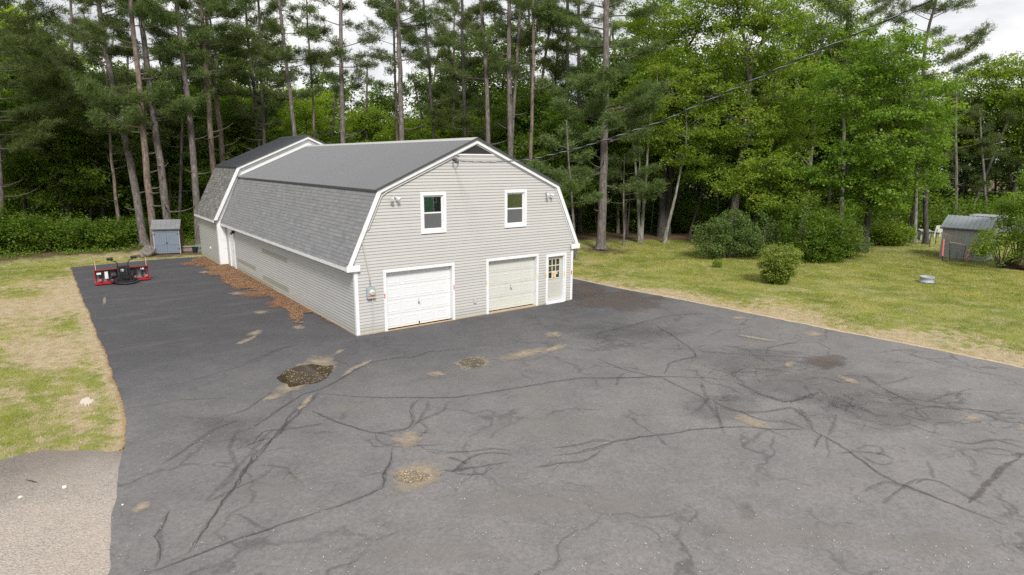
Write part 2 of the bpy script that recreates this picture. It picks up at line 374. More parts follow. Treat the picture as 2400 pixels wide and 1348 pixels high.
back_edge = edge_noise([(0.6, 22.6), G(455, 604)[:2], G(400, 607)[:2], G(345, 611)[:2], G(250, 620)[:2], ASP[0]], .15, .12, 11)
poly = left_edge[:]+[(-8.3, -11), (-9.5, -20), (-12, -34), (20, -34), (16.2, -19)]+right_edge[::-1]+top_edge[1:]+[(6, 12), (1, 21)]+back_edge[:-1]
MB().prism_z([tuple(p) for p in poly[::-1]], -.05, .03).build('driveway', M['asphalt'])
drive = bpy.data.objects['driveway']; tag(drive, kind='structure')
allw = np.array(left_edge+right_edge+back_edge+top_edge)
def edist(x, y, pts):
    x = np.asarray(x, float).ravel(); y = np.asarray(y, float).ravel(); out = np.full(x.shape, 99.0)
    for i in range(0, len(x), 20000):
        d = (x[i:i+20000, None]-pts[None, :, 0])**2+(y[i:i+20000, None]-pts[None, :, 1])**2
        out[i:i+20000] = np.sqrt(d.min(1))
    return out
EP = np.array(left_edge[::2]+right_edge[::2]+back_edge[::2]); LEP = np.array(left_edge[::2])
GRV = edge_noise([G(-400, 1110)[:2], G(0, 1080)[:2], G(60, 1062)[:2], G(110, 1052)[:2], G(180, 1056)[:2], G(250, 1060)[:2], G(310, 1052)[:2]], .08, .42, 14)
gv = GRV+[(-7.3, -5.0), (-7.6, -12), (-10, -34), (-40, -34), (-30, -4)]
apron = MB().prism_z([tuple(p) for p in gv[::-1]], -.05, .013).build('gravel_apron', M['gravel']); tag(apron, kind='structure')
TAN = [(215, 990, 60, 26, .35), (30, 925, 40, 16, .4), (1480, 640, 90, 10, .3), (1960, 720, 120, 9, .45), (2280, 765, 90, 10, .45), (1640, 660, 60, 7, .4), (2060, 655, 80, 6, .3), (120, 830, 110, 45, 1.0), (60, 720, 110, 30, .8), (150, 700, 60, 25, .7), (200, 940, 45, 22, 1.1), (90, 655, 60, 20, .4), (1560, 690, 120, 18, .5), (1850, 740, 200, 18, .6),
       (2150, 790, 200, 22, .6), (1800, 700, 60, 14, .5), (1500, 660, 120, 10, .5), (1390, 610, 60, 14, .5), (2350, 830, 90, 30, .5), (150, 1000, 90, 20, .1), (1240+640, 680, 40, 8, .6)]
GRN = [(262, 960, 50, 75, .7), (150, 890, 90, 40, .3), (60, 1000, 90, 30, .35), (230, 850, 40, 30, .25), (20, 880, 60, 20, .9), (60, 690, 80, 14, .7), (150, 770, 30, 10, .5), (15, 980, 30, 20, .5), (100, 640, 120, 18, .5), (1700, 650, 250, 16, .5), (2150, 690, 260, 35, .6), (2330, 750, 120, 30, .4)]
def blobs(x, y, lst):
    v = np.stack([x-CX, y-CY, np.full_like(x, -CZ)], -1); dd = v@FW; u = 1200+FPX*(v@RT)/dd; w = 674-FPX*(v@UP)/dd
    s = np.zeros_like(x)
    for a, b, ra, rb, k in lst: s += k*np.exp(-((u-a)/ra)**2-((w-b)/rb)**2)*(dd > 1)
    return s
def fields(x, y):
    x = np.asarray(x, float); y = np.asarray(y, float); sh = x.shape
    d = edist(x, y, EP).reshape(sh)
    left = (x < 0)
    dry = np.where(left, .46, .15)+.55*np.exp(-(d/.22)**2)+np.where(left, .06*np.exp(-d/3.0), .42*np.exp(-(d/1.8)**2))
    dry = dry+.5*(blobs(x, y, TAN)-blobs(x, y, GRN))+.5*(fbm(x, y, 3.2, 2)-.5)
    dt = treeline(x)-y+2.0*(fbm(x, y, 4, 6)-.5)
    lit = sstep(5.5, -1.0, dt)*.95
    # needle drop round the big pine
    lit = np.maximum(lit, .75*np.exp(-((x-22.2)**2+(y-10.4)**2)/4.5)); lit = np.maximum(lit, .8*sstep(2.5, 0, np.abs(y-25)+np.maximum(0, np.abs(x+1)-2.5)))
    return np.clip(dry, 0, 1), np.clip(lit, 0, 1)
gx = np.r_[-300, -150, -80, np.arange(-45, 66, .45), 80, 120, 200, 400]; gy = np.r_[-200, -80, -40, np.arange(-22, 45, .45), 60, 90, 150, 400]
XX, YY = np.meshgrid(gx, gy, indexing='ij'); nx, ny = XX.shape
ZZ = .05*(fbm(XX, YY, 6, 1)-.5)+.03*(fbm(XX, YY, 1.5, 9)-.5)
# the lawn meets the asphalt flush, woods rise slightly away from the drive
dn = edist(XX, YY, EP).reshape(XX.shape); ZZ = ZZ*sstep(.2, 2.0, dn)
inside = (XX > -9) & (XX < 15.5) & (YY < 23) & (YY > -40)
ZZ = np.where(inside & (dn > 1.0) & ~((XX > 12.2) & (YY > -4)) , -.03, ZZ)
me = bpy.data.meshes.new('ground')
idx = np.arange(nx*ny).reshape(nx, ny)
fc = np.stack([idx[:-1, :-1], idx[1:, :-1], idx[1:, 1:], idx[:-1, 1:]], -1).reshape(-1, 4)
me.from_pydata(np.stack([XX, YY, ZZ], -1).reshape(-1, 3).tolist(), [], fc.tolist())
dr, li = fields(XX, YY)
for nm, ar in (('dry', dr), ('litter', li)):
    a = me.attributes.new(nm, 'FLOAT', 'POINT'); a.data.foreach_set('value', ar.astype('f').ravel())
me.materials.append(M['ground']); me.polygons.foreach_set('use_smooth', [True]*len(me.polygons)); me.update()
tag(link('ground', me), kind='structure')
def in_poly(x, y, P):
    P = np.asarray(P); r = np.zeros(x.shape, bool); j = len(P)-1
    for i in range(len(P)):
        xi, yi = P[i]; xj, yj = P[j]
        c = ((yi > y) != (yj > y)) & (x < (xj-xi)*(y-yi)/(yj-yi+1e-12)+xi); r ^= c; j = i
    return r
def visible(x, y, z=0, m=80):
    v = np.stack([x-CX, y-CY, np.full_like(x, z-CZ)], -1); dd = v@FW; ok = dd > .5; dd = np.where(ok, dd, 1)
    u = 1200+FPX*(v@RT)/dd; w = 674-FPX*(v@UP)/dd
    return ok & (u > -m) & (u < 2400+m) & (w > -m) & (w < 1348+m), dd
def blades(name, n, box, hgt, wid, keep, label=None, zb=0.0, mat='grass'):
    x = rng.uniform(box[0], box[1], n); y = rng.uniform(box[2], box[3], n)
    ok, dd = visible(x, y); ok &= ~in_poly(x, y, poly) & ~in_poly(x, y, gv); ok &= ~((x > -.5) & (x < 10.2) & (y > -.2) & (y < 24)); ok &= keep(x, y)
    x, y = x[ok], y[ok]; dry, lit = fields(x, y)
    k = rng.random(len(x)) < (1.05-.75*dry)*(1-.7*lit); x, y, dry, lit = x[k], y[k], dry[k], lit[k]
    n = len(x); a = rng.uniform(0, 2*PI, n); h = hgt*rng.uniform(.5, 1.3, n)*(1-.55*dry); w = wid*rng.uniform(.6, 1.3, n)
    ox, oy = np.cos(a)*w/2, np.sin(a)*w/2; lx, ly = rng.normal(0, .5, n)*h, rng.normal(0, .5, n)*h; z0 = zb
    V = np.stack([np.stack([x-ox, y-oy, np.full(n, z0)], -1), np.stack([x+ox, y+oy, np.full(n, z0)], -1), np.stack([x+lx, y+ly, h], -1)], 1)
    me = soup_mesh(name, V, M[mat], rng.random(n))
    for nm, ar in (('dry', dry), ('litter', lit)):
        t = me.attributes.new(nm, 'FLOAT', 'FACE'); t.data.foreach_set('value', ar.astype('f'))
    return tag(link(name, me), label, 'grass' if label else None, None, 'stuff')
blades('grass', 210000, (-16, -5.5, -6, 24), .055, .016, lambda x, y: True, 'patchy yellow-green grass on the left verge of the drive')
blades('grass', 330000, (11, 36, -16, 12), .065, .022, lambda x, y: True, 'mown yellow-green lawn right of the driveway')
blades('grass', 130000, (-22, 48, -8, 31), .10, .04, lambda x, y: (y > 22) | (x > 30), 'longer grass along the foot of the woods')
blades('grass_tufts', 60000, (-16, 36, -15, 12), .12, .02, lambda x, y: fbm(x, y, .55, 83) > .66, 'darker taller grass tufts dotted about both lawns')
blades('grass_fringe', 40000, (-9, 16, -15, 24), .09, .018, lambda x, y: edist(x, y, EP) < .22, 'ragged grass fringe along the asphalt edges')
# ------------------------------------------------------------------ stains, cracks, puddles
def soft_mat(name, col, amt, nscale, thr=(.3, .7), rough=.9, stretch=None):
    """thin film of dust or sealer: opacity from the 'edge' attribute times noise"""
    m, t, b, o = newmat(name); p = geoco(t)
    e = node(t, 'ShaderNodeAttribute', attribute_name='edge').outputs['Fac']
    n = noise(t, p, nscale, 7, .7, stretch)
    a = mth(t, 'MULTIPLY', mrange(t, mth(t, 'ADD', e, mrange(t, n, .25, .75, -.5, .5)), thr[0], thr[1]), amt)
    a = mth(t, 'MULTIPLY', a, mrange(t, e, 0, .25))
    c = mixc(t, noise(t, p, 30, 3, .7), tuple(x*.75 for x in col), tuple(min(1, x*1.2) for x in col))
    t.links.new(c, b.inputs['Base Color']); b.inputs['Roughness'].default_value = rough; t.links.new(a, b.inputs['Alpha'])
    return m
M['seal'] = soft_mat('brushed_crack_sealer', (.066, .062, .061), .27, 2.2, (.0, 1.3))
M['sealcore'] = soft_mat('crack_line', (.030, .029, .029), .42, 6, (.1, 1.0))
M['sealbrown'] = soft_mat('worn_seam', (.095, .08, .075), .5, 3.5, (.1, 1.0))
M['sand'] = soft_mat('dusty_sand', (.40, .32, .225), .78, 5.0, (.25, 1.25))
M['paledust'] = soft_mat('pale_dust', (.27, .25, .23), .42, .9, (.2, 1.3))
M['darkseal'] = soft_mat('fresh_seal_coat', (.075, .072, .072), .26, 1.3, (.15, 1.2))
M['needlefilm'] = soft_mat('orange_needle_bed', (.25, .125, .06), .7, 3.6, (.42, .95))
M['needleedge'] = soft_mat('orange_needle_edge', (.38, .235, .11), .75, 6.5, (.5, 1.1))
M['brownfilm'] = soft_mat('brown_needle_dust', (.11, .085, .072), .7, 1.2, (.3, 1.0))
LAYER = [0.0]
def nextz(step=.00007):
    LAYER[0] += step; return .032+LAYER[0]
def ribbon(pts, width, mat, name='sealed_crack', taper=True, parent=None, z=None, jag=.03):
    P = np.array([p[:2] for p in pts]); seg = np.linalg.norm(np.diff(P, axis=0), axis=1); s = np.r_[0, np.cumsum(seg)]
    n = max(4, int(s[-1]/.07)); q = np.linspace(0, s[-1], n)
    # smooth the traced line a little, then let it wander
    x = np.interp(q, s, P[:, 0]); y = np.interp(q, s, P[:, 1])
    for _ in range(3):
        x[1:-1] = (x[:-2]+2*x[1:-1]+x[2:])/4; y[1:-1] = (y[:-2]+2*y[1:-1]+y[2:])/4
    o = rng.integers(0, 60)
    x = x+(fbm(q, q*0+o, .5, o)-.5)*.13+(fbm(q, q*0+o, .17, o+7, 2)-.5)*jag; y = y+(fbm(q, q*0+o+9, .5, o+3)-.5)*.13+(fbm(q, q*0+o, .17, o+11, 2)-.5)*jag
    dx, dy = np.gradient(x), np.gradient(y); l = np.hypot(dx, dy)+1e-9; nxv, nyv = -dy/l, dx/l
    w = width*(.55+.9*fbm(q, q*0, .8, o+5))
    if taper: w = w*np.minimum(1, .25+np.minimum(q, s[-1]-q)/(.22*s[-1]+.01))
    z = z or nextz(); ks = (-1, -.5, 0, .5, 1); es = (0, .7, 1, .7, 0)
    V = [(x[i]+nxv[i]*w[i]*k, y[i]+nyv[i]*w[i]*k, z) for i in range(n) for k in ks]
    F = [(i*5+j, i*5+j+1, i*5+j+6, i*5+j+5) for i in range(n-1) for j in range(4)]
    me = bpy.data.meshes.new(name); me.from_pydata(V, [], F)
    a = me.attributes.new('edge', 'FLOAT', 'POINT'); a.data.foreach_set('value', np.tile(es, n).astype('f'))
    me.materials.append(mat); me.update(); return link(name, me, parent or drive)
def blot(cx, cy, rx, ry, ang, mat, name, parent=None, z=None):
    """soft-edged film: cx,cy metres, radii metres"""
    z = z or nextz(); V = [(cx, cy, z)]; E = [1.0]; F = []; K = 28
    o = rng.integers(0, 60)
    for ri, (r, ed) in enumerate(((.35, .9), (.7, .55), (1, 0))):
        for k in range(K):
            a = 2*PI*k/K; rr = r*(1+.5*(float(vnoise(math.cos(a)*2, math.sin(a)*2, .8, o))-.5))
            u, v = rx*rr*math.cos(a), ry*rr*math.sin(a)
            V.append((cx+u*ang[0][0]+v*ang[1][0], cy+u*ang[0][1]+v*ang[1][1], z)); E.append(ed)
    for k in range(K):
        F.append((0, 1+k, 1+(k+1) % K))
        for r in range(2): a = 1+r*K+k; b = 1+r*K+(k+1) % K; F.append((a, a+K, b+K, b))
    me = bpy.data.meshes.new(name); me.from_pydata(V, [], F)
    at = me.attributes.new('edge', 'FLOAT', 'POINT'); at.data.foreach_set('value', np.array(E, 'f')); me.materials.append(mat); me.update()
    return link(name, me, parent or drive)
def blotpx(px, py, rpx, rpy, mat, name='dust_patch', tilt=0.0, **k):
    """same, sized from how far it spreads left-right and near-far on the ground"""
    c = G(px, py); A_ = (G(px+rpx, py-tilt*rpx)-c)[:2]; B_ = (c-G(px, py+rpy))[:2]
    return blot(c[0], c[1], 1, 1, (A_, B_), mat, name, **k)
# broad worn and re-sealed areas first (lowest layers)
for q in [(1900, 900, 260, 70), (2100, 960, 260, 60), (1760, 850, 160, 40), (1700, 960, 110, 50), (520, 1010, 110, 60), (1460, 780, 200, 30)]:
    blotpx(*q, M['darkseal'], 'seal_patch')
for q in [(1330, 1180, 330, 60), (1000, 1300, 260, 40), (1800, 1250, 260, 50), (820, 960, 120, 20), (1300, 1000, 200, 40), (620, 1150, 90, 40), (2200, 1280, 200, 40), (1130, 880, 130, 30), (1250, 940, 90, 20)]:
    blotpx(*q, M['paledust'], 'dust_patch')
blotpx(1440, 705, 150, 34, M['brownfilm'], 'needle_dust'); blotpx(1370, 680, 60, 24, M['brownfilm'], 'needle_dust'); blotpx(1930, 850, 70, 22, M['brownfilm'], 'needle_dust')
z6 = lambda L_: [G(560+x/3.209, 780+y/3.209) for x, y in L_]
z7 = lambda L_: [G(1400+x/2.4, 700+y/2.4) for x, y in L_]
fp = lambda L_: [G(x, y) for x, y in L_]
CR = [
 (fp([(745, 925), (870, 935), (960, 935), (1060, 935), (1130, 925), (1250, 905), (1345, 890), (1430, 888), (1500, 888), (1560, 885)]), .11, 1),
 (z6([(540, 590), (650, 645), (760, 690), (900, 735), (1020, 765), (1180, 790)]), .09, 1),
 (z6([(1010, 770), (1050, 830), (1120, 865), (1250, 875), (1380, 860), (1560, 850)]), .09, 0),
 (z6([(1350, 510), (1300, 560), (1290, 610), (1310, 680), (1280, 730), (1200, 745), (1040, 760)]), .11, 0),
 (z6([(1420, 520), (1410, 580), (1370, 660), (1310, 700)]), .1, 0),
 (z6([(1640, 510), (1560, 530), (1550, 580), (1480, 620), (1400, 650), (1340, 690), (1290, 730)]), .1, 0),
 (z6([(1350, 670), (1400, 700), (1410, 750), (1350, 790), (1340, 830)]), .08, 0),
 (z6([(1150, 880), (1145, 960), (1130, 1020), (1090, 1060), (1085, 1100), (1100, 1140), (1040, 1200), (900, 1260), (800, 1300), (630, 1348)]), .10, 1),
 (fp([(757, 1200), (640, 1240), (530, 1280), (430, 1315), (370, 1340), (330, 1356)]), .09, 1),
 (z6([(590, 460), (500, 530), (400, 610), (330, 720), (250, 800), (180, 900), (100, 990), (30, 1060), (0, 1160)]), .09, 1),
 (z6([(850, 240), (960, 235), (1100, 210), (1240, 190), (1300, 195), (1420, 150), (1700, 130)]), .09, 1),
 (z6([(960, 240), (880, 290), (800, 340), (700, 390), (600, 440), (480, 470), (330, 570), (180, 670), (80, 730), (-60, 780)]), .1, 1),
 (z6([(280, 430), (180, 500), (50, 590), (-100, 640)]), .09, 0),
 (z6([(650, 690), (520, 710), (350, 740), (200, 745), (150, 790), (100, 850)]), .08, 1),
 (z6([(240, 800), (150, 830), (60, 860)]), .09, 0), (z6([(470, 90), (300, 130), (160, 190), (30, 240)]), .08, 1),
 (z6([(180, 1000), (350, 1020), (420, 1090), (480, 1150)]), .09, 0),
 (z6([(1400, 900), (1540, 920), (1750, 905), (1900, 880), (2054, 890)]), .1, 0),
 (z6([(1600, 1060), (1700, 980), (1800, 930), (1950, 910), (2054, 930)]), .11, 0),
 (z6([(1500, 1040), (1640, 1050), (1800, 1020), (2054, 980)]), .1, 0), (z6([(1350, 760), (1460, 770)]), .06, 0),
 (z6([(1560, 950), (1640, 960), (1720, 1000)]), .12, 0), (z6([(1620, 1070), (1760, 1080), (1860, 1080), (1900, 1010)]), .09, 0),
 (fp([(600, 1060), (560, 1130), (510, 1200), (470, 1260), (440, 1300)]), .10, 1), (fp([(640, 1010), (580, 1070), (520, 1140), (480, 1180)]), .12, 0),
 (fp([(565, 985), (500, 1010), (430, 1060), (380, 1090)]), .10, 0), (fp([(560, 1010), (540, 1050), (560, 1100), (520, 1150)]), .11, 0),
 (fp([(400, 1200), (370, 1250), (380, 1290), (370, 1330)]), .09, 1), (fp([(280, 965), (420, 940), (560, 935)]), .06, 0),
 (fp([(745, 925), (700, 970), (650, 1020), (600, 1070)]), .12, 0), (fp([(290, 920), (430, 900), (600, 850), (700, 800)]), .06, 0),
 (fp([(550, 1210), (640, 1250)]), .07, 0), (fp([(480, 1180), (600, 1130), (640, 1100)]), .08, 0),
 (z7([(0, 340), (60, 370), (160, 410), (300, 440), (350, 445), (480, 510), (590, 560), (640, 600)]), .09, 1),
 (z7([(0, 460), (150, 455), (330, 445), (600, 450), (760, 470)]), .10, 1),
 (z7([(380, 430), (400, 370), (480, 345), (560, 335), (540, 300), (420, 210), (300, 140)]), .09, 1),
 (z7([(0, 200), (130, 170), (290, 130), (400, 100), (560, 90), (700, 95)]), .10, 1),
 (z7([(-240, 890), (-120, 880), (0, 850), (100, 810), (250, 785), (400, 770), (550, 745), (700, 735), (850, 730), (1000, 745), (1190, 740)]), .11, 1),
 (z7([(-240, 850), (-100, 830), (0, 805), (90, 812)]), .1, 0), (z7([(-350, 960), (-200, 930), (-60, 920), (20, 860)]), .1, 0),
 (z7([(850, 710), (1000, 760), (1100, 800)]), .07, 0), (z7([(760, 470), (850, 510), (950, 560), (1060, 590), (1160, 570), (1250, 530)]), .17, 0),
 (z7([(620, 560), (600, 610), (520, 660)]), .10, 0), (z7([(110, 500), (120, 440), (160, 420), (210, 425)]), .08, 0),
 (z7([(1170, 720), (1230, 760), (1300, 790), (1400, 860), (1480, 920), (1600, 1000), (1750, 1070), (1900, 1130), (2080, 1200), (2300, 1290)]), .10, 1),
 (z7([(1260, 770), (1220, 850)]), .07, 0), (z7([(1290, 790), (1300, 910)]), .07, 0), (z7([(1350, 880), (1450, 870), (1600, 880), (1660, 910)]), .09, 0),
 (z7([(1480, 890), (1560, 940), (1650, 950), (1660, 915)]), .08, 0), (z7([(1430, 860), (1500, 830), (1600, 840), (1620, 870), (1560, 890)]), .09, 0),
 (z7([(1790, 1050), (1850, 1020), (1950, 1050), (2080, 1120), (2200, 1180)]), .09, 0), (z7([(1600, 1160), (1680, 1090), (1800, 1020)]), .08, 0),
 (z7([(1490, 1100), (1620, 1030), (1700, 1060), (1900, 1130)]), .08, 0), (z7([(1850, 920), (1890, 980), (1890, 1020)]), .08, 0),
 (z7([(1640, 600), (1750, 600), (1900, 620), (2100, 630), (2330, 660), (2400, 655)]), .08, 1), (z7([(1700, 300), (1900, 360), (2150, 420), (2400, 470)]), .05, 1),
 (z7([(560, 300), (700, 310), (830, 320), (900, 330), (1000, 330), (1160, 340)]), .09, 0), (z7([(950, 320), (960, 280), (1060, 260), (1240, 250), (1330, 300)]), .09, 0),
 (z7([(620, 220), (700, 180), (800, 180), (880, 160)]), .09, 0), (z7([(1500, 440), (1560, 480), (1620, 520), (1700, 560), (1800, 600)]), .13, 0),
 (z7([(1300, 600), (1400, 640), (1500, 690), (1600, 700)]), .10, 0), (z7([(1350, 660), (1330, 720), (1300, 790)]), .1, 0),
 (z7([(580, 470), (600, 540), (620, 600), (660, 650), (700, 720)]), .13, 0), (z7([(650, 580), (720, 620), (830, 650), (950, 640), (1100, 620), (1200, 700)]), .15, 0),
 (z7([(660, 600), (680, 680), (710, 770)]), .08, 0), (z7([(1140, 620), (1180, 680), (1210, 750)]), .12, 0), (z7([(800, 640), (900, 690), (1050, 700), (1190, 740)]), .11, 0),
 (z7([(2100, 860), (2250, 850), (2390, 880)]), .12, 0), (z7([(2370, 910), (2390, 880), (2480, 890)]), .12, 0), (z7([(1960, 800), (2080, 830), (2240, 800), (2400, 850)]), .11, 0),
]
for pts, w, core in CR:
    ribbon(pts, w*.62, M['seal'])
    if core or rng.random() < .5: ribbon(pts, w*(.20 if core else .12), M['sealcore'], 'crack', jag=.09)
ribbon(z7([(2370, 910), (2280, 960), (2200, 1040), (2150, 1090), (2080, 1160)]), .07, M['sealbrown'], 'worn_seam')
# alligator cracking: many short brushed arcs
for i in range(78):
    u = rng.uniform(560, 2360); v = 380+(u-560)*.19+rng.normal(0, 95)
    if v > 1080: continue
    a = rng.uniform(-.9, .5) if rng.random() < .75 else rng.uniform(-PI, PI); ln = rng.uniform(60, 230); cv = rng.uniform(-1.1, 1.1)
    q = []; x_, y_ = u, v
    for k in range(6): q.append((x_, y_)); x_ += ln/5*math.cos(a); y_ -= ln/5*math.sin(a)*.5; a += cv/5
    ribbon(z7(q), rng.uniform(.025, .085), M['seal'])
for q in [(1230, 832, 60, 12, .2), (1295, 787, 24, 9, 0), (1905, 786, 32, 8, 0), (1850, 857, 18, 8, 0), (955, 1035, 46, 24, .1), (795, 828, 16, 5, .4), (2280, 983, 28, 9, 0), (1760, 992, 60, 14, -.3),
          (745, 862, 62, 34, .1), (690, 905, 60, 20, .3), (1107, 853, 48, 20, .1), (1020, 880, 26, 8, 0), (975, 1120, 80, 44, .1), (990, 1122, 50, 30, 0), (580, 800, 30, 6, .4), (600, 783, 26, 6, .2), (245, 707, 5, 12, 0), (540, 640, 34, 6, 0), (480, 640, 20, 4, 0),
          (330, 1195, 26, 16, .5), (640, 935, 30, 8, .2), (1300, 820, 40, 8, .3), (1730, 748, 24, 4, 0), (2400, 1010, 24, 7, 0), (1990, 895, 30, 8, -.3), (560, 690, 30, 5, 0), (610, 735, 22, 5, 0), (700, 770, 20, 6, 0)]:
    blotpx(*q[:4], M['sand'], 'sand_patch', tilt=q[4])
ribbon(fp([(1728, 788), (1760, 794), (1815, 803)]), .16, M['sand'], 'sand_patch'); ribbon(fp([(730, 930), (715, 950), (700, 965)]), .12, M['sand'], 'sand_patch')
ribbon(fp([(440, 1295), (420, 1310), (395, 1320)]), .10, M['paledust'], 'sand_patch'); ribbon(fp([(870, 848), (840, 862), (800, 885)]), .12, M['sand'], 'sand_patch')
# needle fringe along the left edge of the drive
le = [np.array([x-.03, y, 0]) for x, y in left_edge if y > G(291, 1062)[1]]
ribbon(le, .06, M['needleedge'], 'needle_edge', taper=False, z=.0345, jag=.0)
re_ = [np.array([x+.05, y, 0]) for x, y in right_edge]
M['sandedge'] = soft_mat('sandy_verge', (.50, .40, .28), .75, 3.2, (.35, .9))
ribbon(re_, .15, M['sandedge'], 'sand_edge', taper=False, z=.0347)
# needle bed along the left wall of the building
nb_px = [(0, 820), (100, 880), (250, 960), (400, 1010), (500, 1060), (600, 1110), (640, 1190), (700, 1195), (700, 1130), (770, 1130), (850, 1180), (1000, 1252)]
nb = [tuple(G(440+x/2.592, 300+y/2.592)[:2]) for x, y in nb_px]+[(0.0, .3), (0, 18.3), (-.46, 18.3), (-.46, 22.9)]
_old = [SXY for SXY in [(0.0, .6), (-.35, 1.2), (-.5, 2.6), (-.6, 4.0), (-1.6, 5.3), (-1.9, 6.4), (-1.3, 7.2), (-1.5, 9), (-1.7, 11), (-1.9, 13), (-2.3, 15.5), (-2.6, 18), (-2.9, 20), (-2.3, 21.6), (-1.4, 22.6), (-.46, 22.9), (-.46, 18.3), (0, 18.3)]]
def needle_bed():
    pts = np.array(nb); n = 95000; x = rng.uniform(-3.6, 0, n); y = rng.uniform(.3, 23, n)
    ins = in_poly(x, y, pts); dl = edist(x, y, np.array(edge_noise([tuple(p) for p in nb[:12]], .2, .01, 2)))
    keep = ins & ((fbm(x, y, 1.3, 31, 5)+.35*sstep(0, .7, dl)+.2*sstep(12, 2, y)*0+.25*sstep(-.9, 0, x)) > .56)
    x, y = x[keep], y[keep]; n = len(x); a = rng.uniform(0, 2*PI, n); l = rng.uniform(.03, .08, n); w = rng.uniform(.012, .024, n)
    z = .046+rng.random(n)*.022; dx, dy = np.cos(a), np.sin(a)
    V = np.stack([np.stack([x-dx*l, y-dy*l, z], -1), np.stack([x+dx*l, y+dy*l, z+rng.random(n)*.012], -1), np.stack([x-dy*w+dx*l*.2, y+dx*w+dy*l*.2, z+.004], -1)], 1)
    m, t, b, o = newmat('orange_needles'); at = node(t, 'ShaderNodeAttribute', attribute_name='tint').outputs['Fac']
    t.links.new(ramp(t, at, [(0, (.16, .08, .042)), (.5, (.33, .165, .075)), (.93, (.46, .28, .15)), (1, (.6, .5, .38))]), b.inputs['Base Color']); b.inputs['Roughness'].default_value = .9
    M['needle'] = m
    tag(link('pine_needle_litter', soup_mesh('pine_needle_litter', V, m, rng.random(n))), 'orange pine needles drifted along the left side wall of the garage', 'pine needles', None, 'stuff')
needle_bed()
for q in [(510, 628, 60, 9), (545, 655, 40, 10), (600, 690, 50, 14), (440, 620, 30, 6), (650, 715, 40, 16), (560, 672, 40, 14)]: blotpx(*q, M['needlefilm'], 'needle_bed')
# puddles
def puddle(pts, label, wet=True, leaves=300, name='puddle'):
    P = np.array([p[:2] for p in pts]); P = np.vstack([P, P[:1]]); e = edge_noise([tuple(p) for p in P], .05, .025, 22)[:-1]
    m, t, b, o = newmat('puddle_water'); p = geoco(t)
    t.links.new(ramp(t, noise(t, p, 5, 6, .7), [(.3, (.025, .018, .010)), (.55, (.055, .040, .022)), (.75, (.11, .08, .045))] if wet else [(.35, (.05, .043, .038)), (.5, (.15, .13, .11)), (.7, (.22, .185, .14))]), b.inputs['Base Color'])
    b.inputs['Roughness'].default_value = .08 if wet else .55; b.inputs['Specular IOR Level'].default_value = .5
    o_ = MB().add([(x, y, .0505) for x, y in e], [tuple(range(len(e)))]).build(name, m); me = o_.data
    if me.polygons[0].normal.z < 0: me.flip_normals()
    tag(o_, label, 'puddle')
    mn, mxx = P.min(0), P.max(0); n = leaves*6; x = rng.uniform(mn[0], mxx[0], n); y = rng.uniform(mn[1], mxx[1], n)
    k = in_poly(x, y, np.array(e)) & (fbm(x, y, .5, 44) > .48); x, y = x[k][:leaves], y[k][:leaves]; n = len(x)
    a = rng.uniform(0, 2*PI, n); l = rng.uniform(.012, .03, n); z = np.full(n, .0525)
    V = np.stack([np.stack([x+np.cos(a+d)*l, y+np.sin(a+d)*l, z+.002*j], -1) for j, d in enumerate((0, 1.6, 3.1))], 1)
    tag(link('floating_leaves', soup_mesh('floating_leaves', V, M['leafbits'], rng.random(n)), o_), kind='stuff')
    return o_
m_, t_, b_, o_ = newmat('leaf_bits'); at_ = node(t_, 'ShaderNodeAttribute', attribute_name='tint').outputs['Fac']
t_.links.new(ramp(t_, at_, [(0, (.16, .11, .06)), (.6, (.40, .29, .14)), (1, (.62, .52, .34))]), b_.inputs['Base Color']); M['leafbits'] = m_
puddle(z6([(285, 350), (350, 300), (450, 260), (560, 245), (640, 260), (715, 255), (700, 300), (660, 350), (590, 385), (500, 400), (380, 425), (365, 395), (330, 385)]), 'largest dark brown puddle with floating leaf bits left of centre on the asphalt', leaves=260)
el = lambda cx, cy, rx, ry, n=18: [G(cx+rx*math.cos(2*PI*k/n)*(1+.08*math.sin(3*k)), cy+ry*math.sin(2*PI*k/n)) for k in range(n)]
puddle(el(1107, 853, 30, 10.5), 'small oval puddle in front of the garage between the two doors', leaves=120)
puddle(el(965, 1122, 42, 14), 'nearly dried puddle ringed with sand in the foreground', wet=False, leaves=230)
# scattered pale petals and grit
def specks():
    n = 3000; u = rng.uniform(0, 2400, n); w = 620+rng.random(n)**.75*728; v = FW[None]+RT[None]*((u-1200)/FPX)[:, None]-UP[None]*((w-674)/FPX)[:, None]
    t = -CZ/v[:, 2]; X = CP+v*t[:, None]; x, y = X[:, 0], X[:, 1]
    k = in_poly(x, y, np.array(poly)) & (fbm(x, y, 3, 51) > rng.uniform(.3, .6, n)) & ~((x > -.6) & (y > -.1) & (x < 10)); x, y = x[k], y[k]; n = len(x)
    a = rng.uniform(0, 2*PI, n); l = rng.uniform(.004, .011, n); z = np.full(n, .0535)
    V = np.stack([np.stack([x+np.cos(a+d)*l, y+np.sin(a+d)*l, z+.003*(j == 1)], -1) for j, d in enumerate((0, 1.5, 3.1, 4.6))], 1)
    m, t_, b, o = newmat('petals'); at = node(t_, 'ShaderNodeAttribute', attribute_name='tint').outputs['Fac']
    t_.links.new(ramp(t_, at, [(0, (.35, .25, .14)), (.4, (.55, .48, .36)), (1, (.78, .74, .66))]), b.inputs['Base Color'])
    tag(link('petal_litter', soup_mesh('petal_litter', V, m, rng.random(n))), 'tiny pale petals and grit scattered over the asphalt', 'litter', None, 'stuff')
specks()
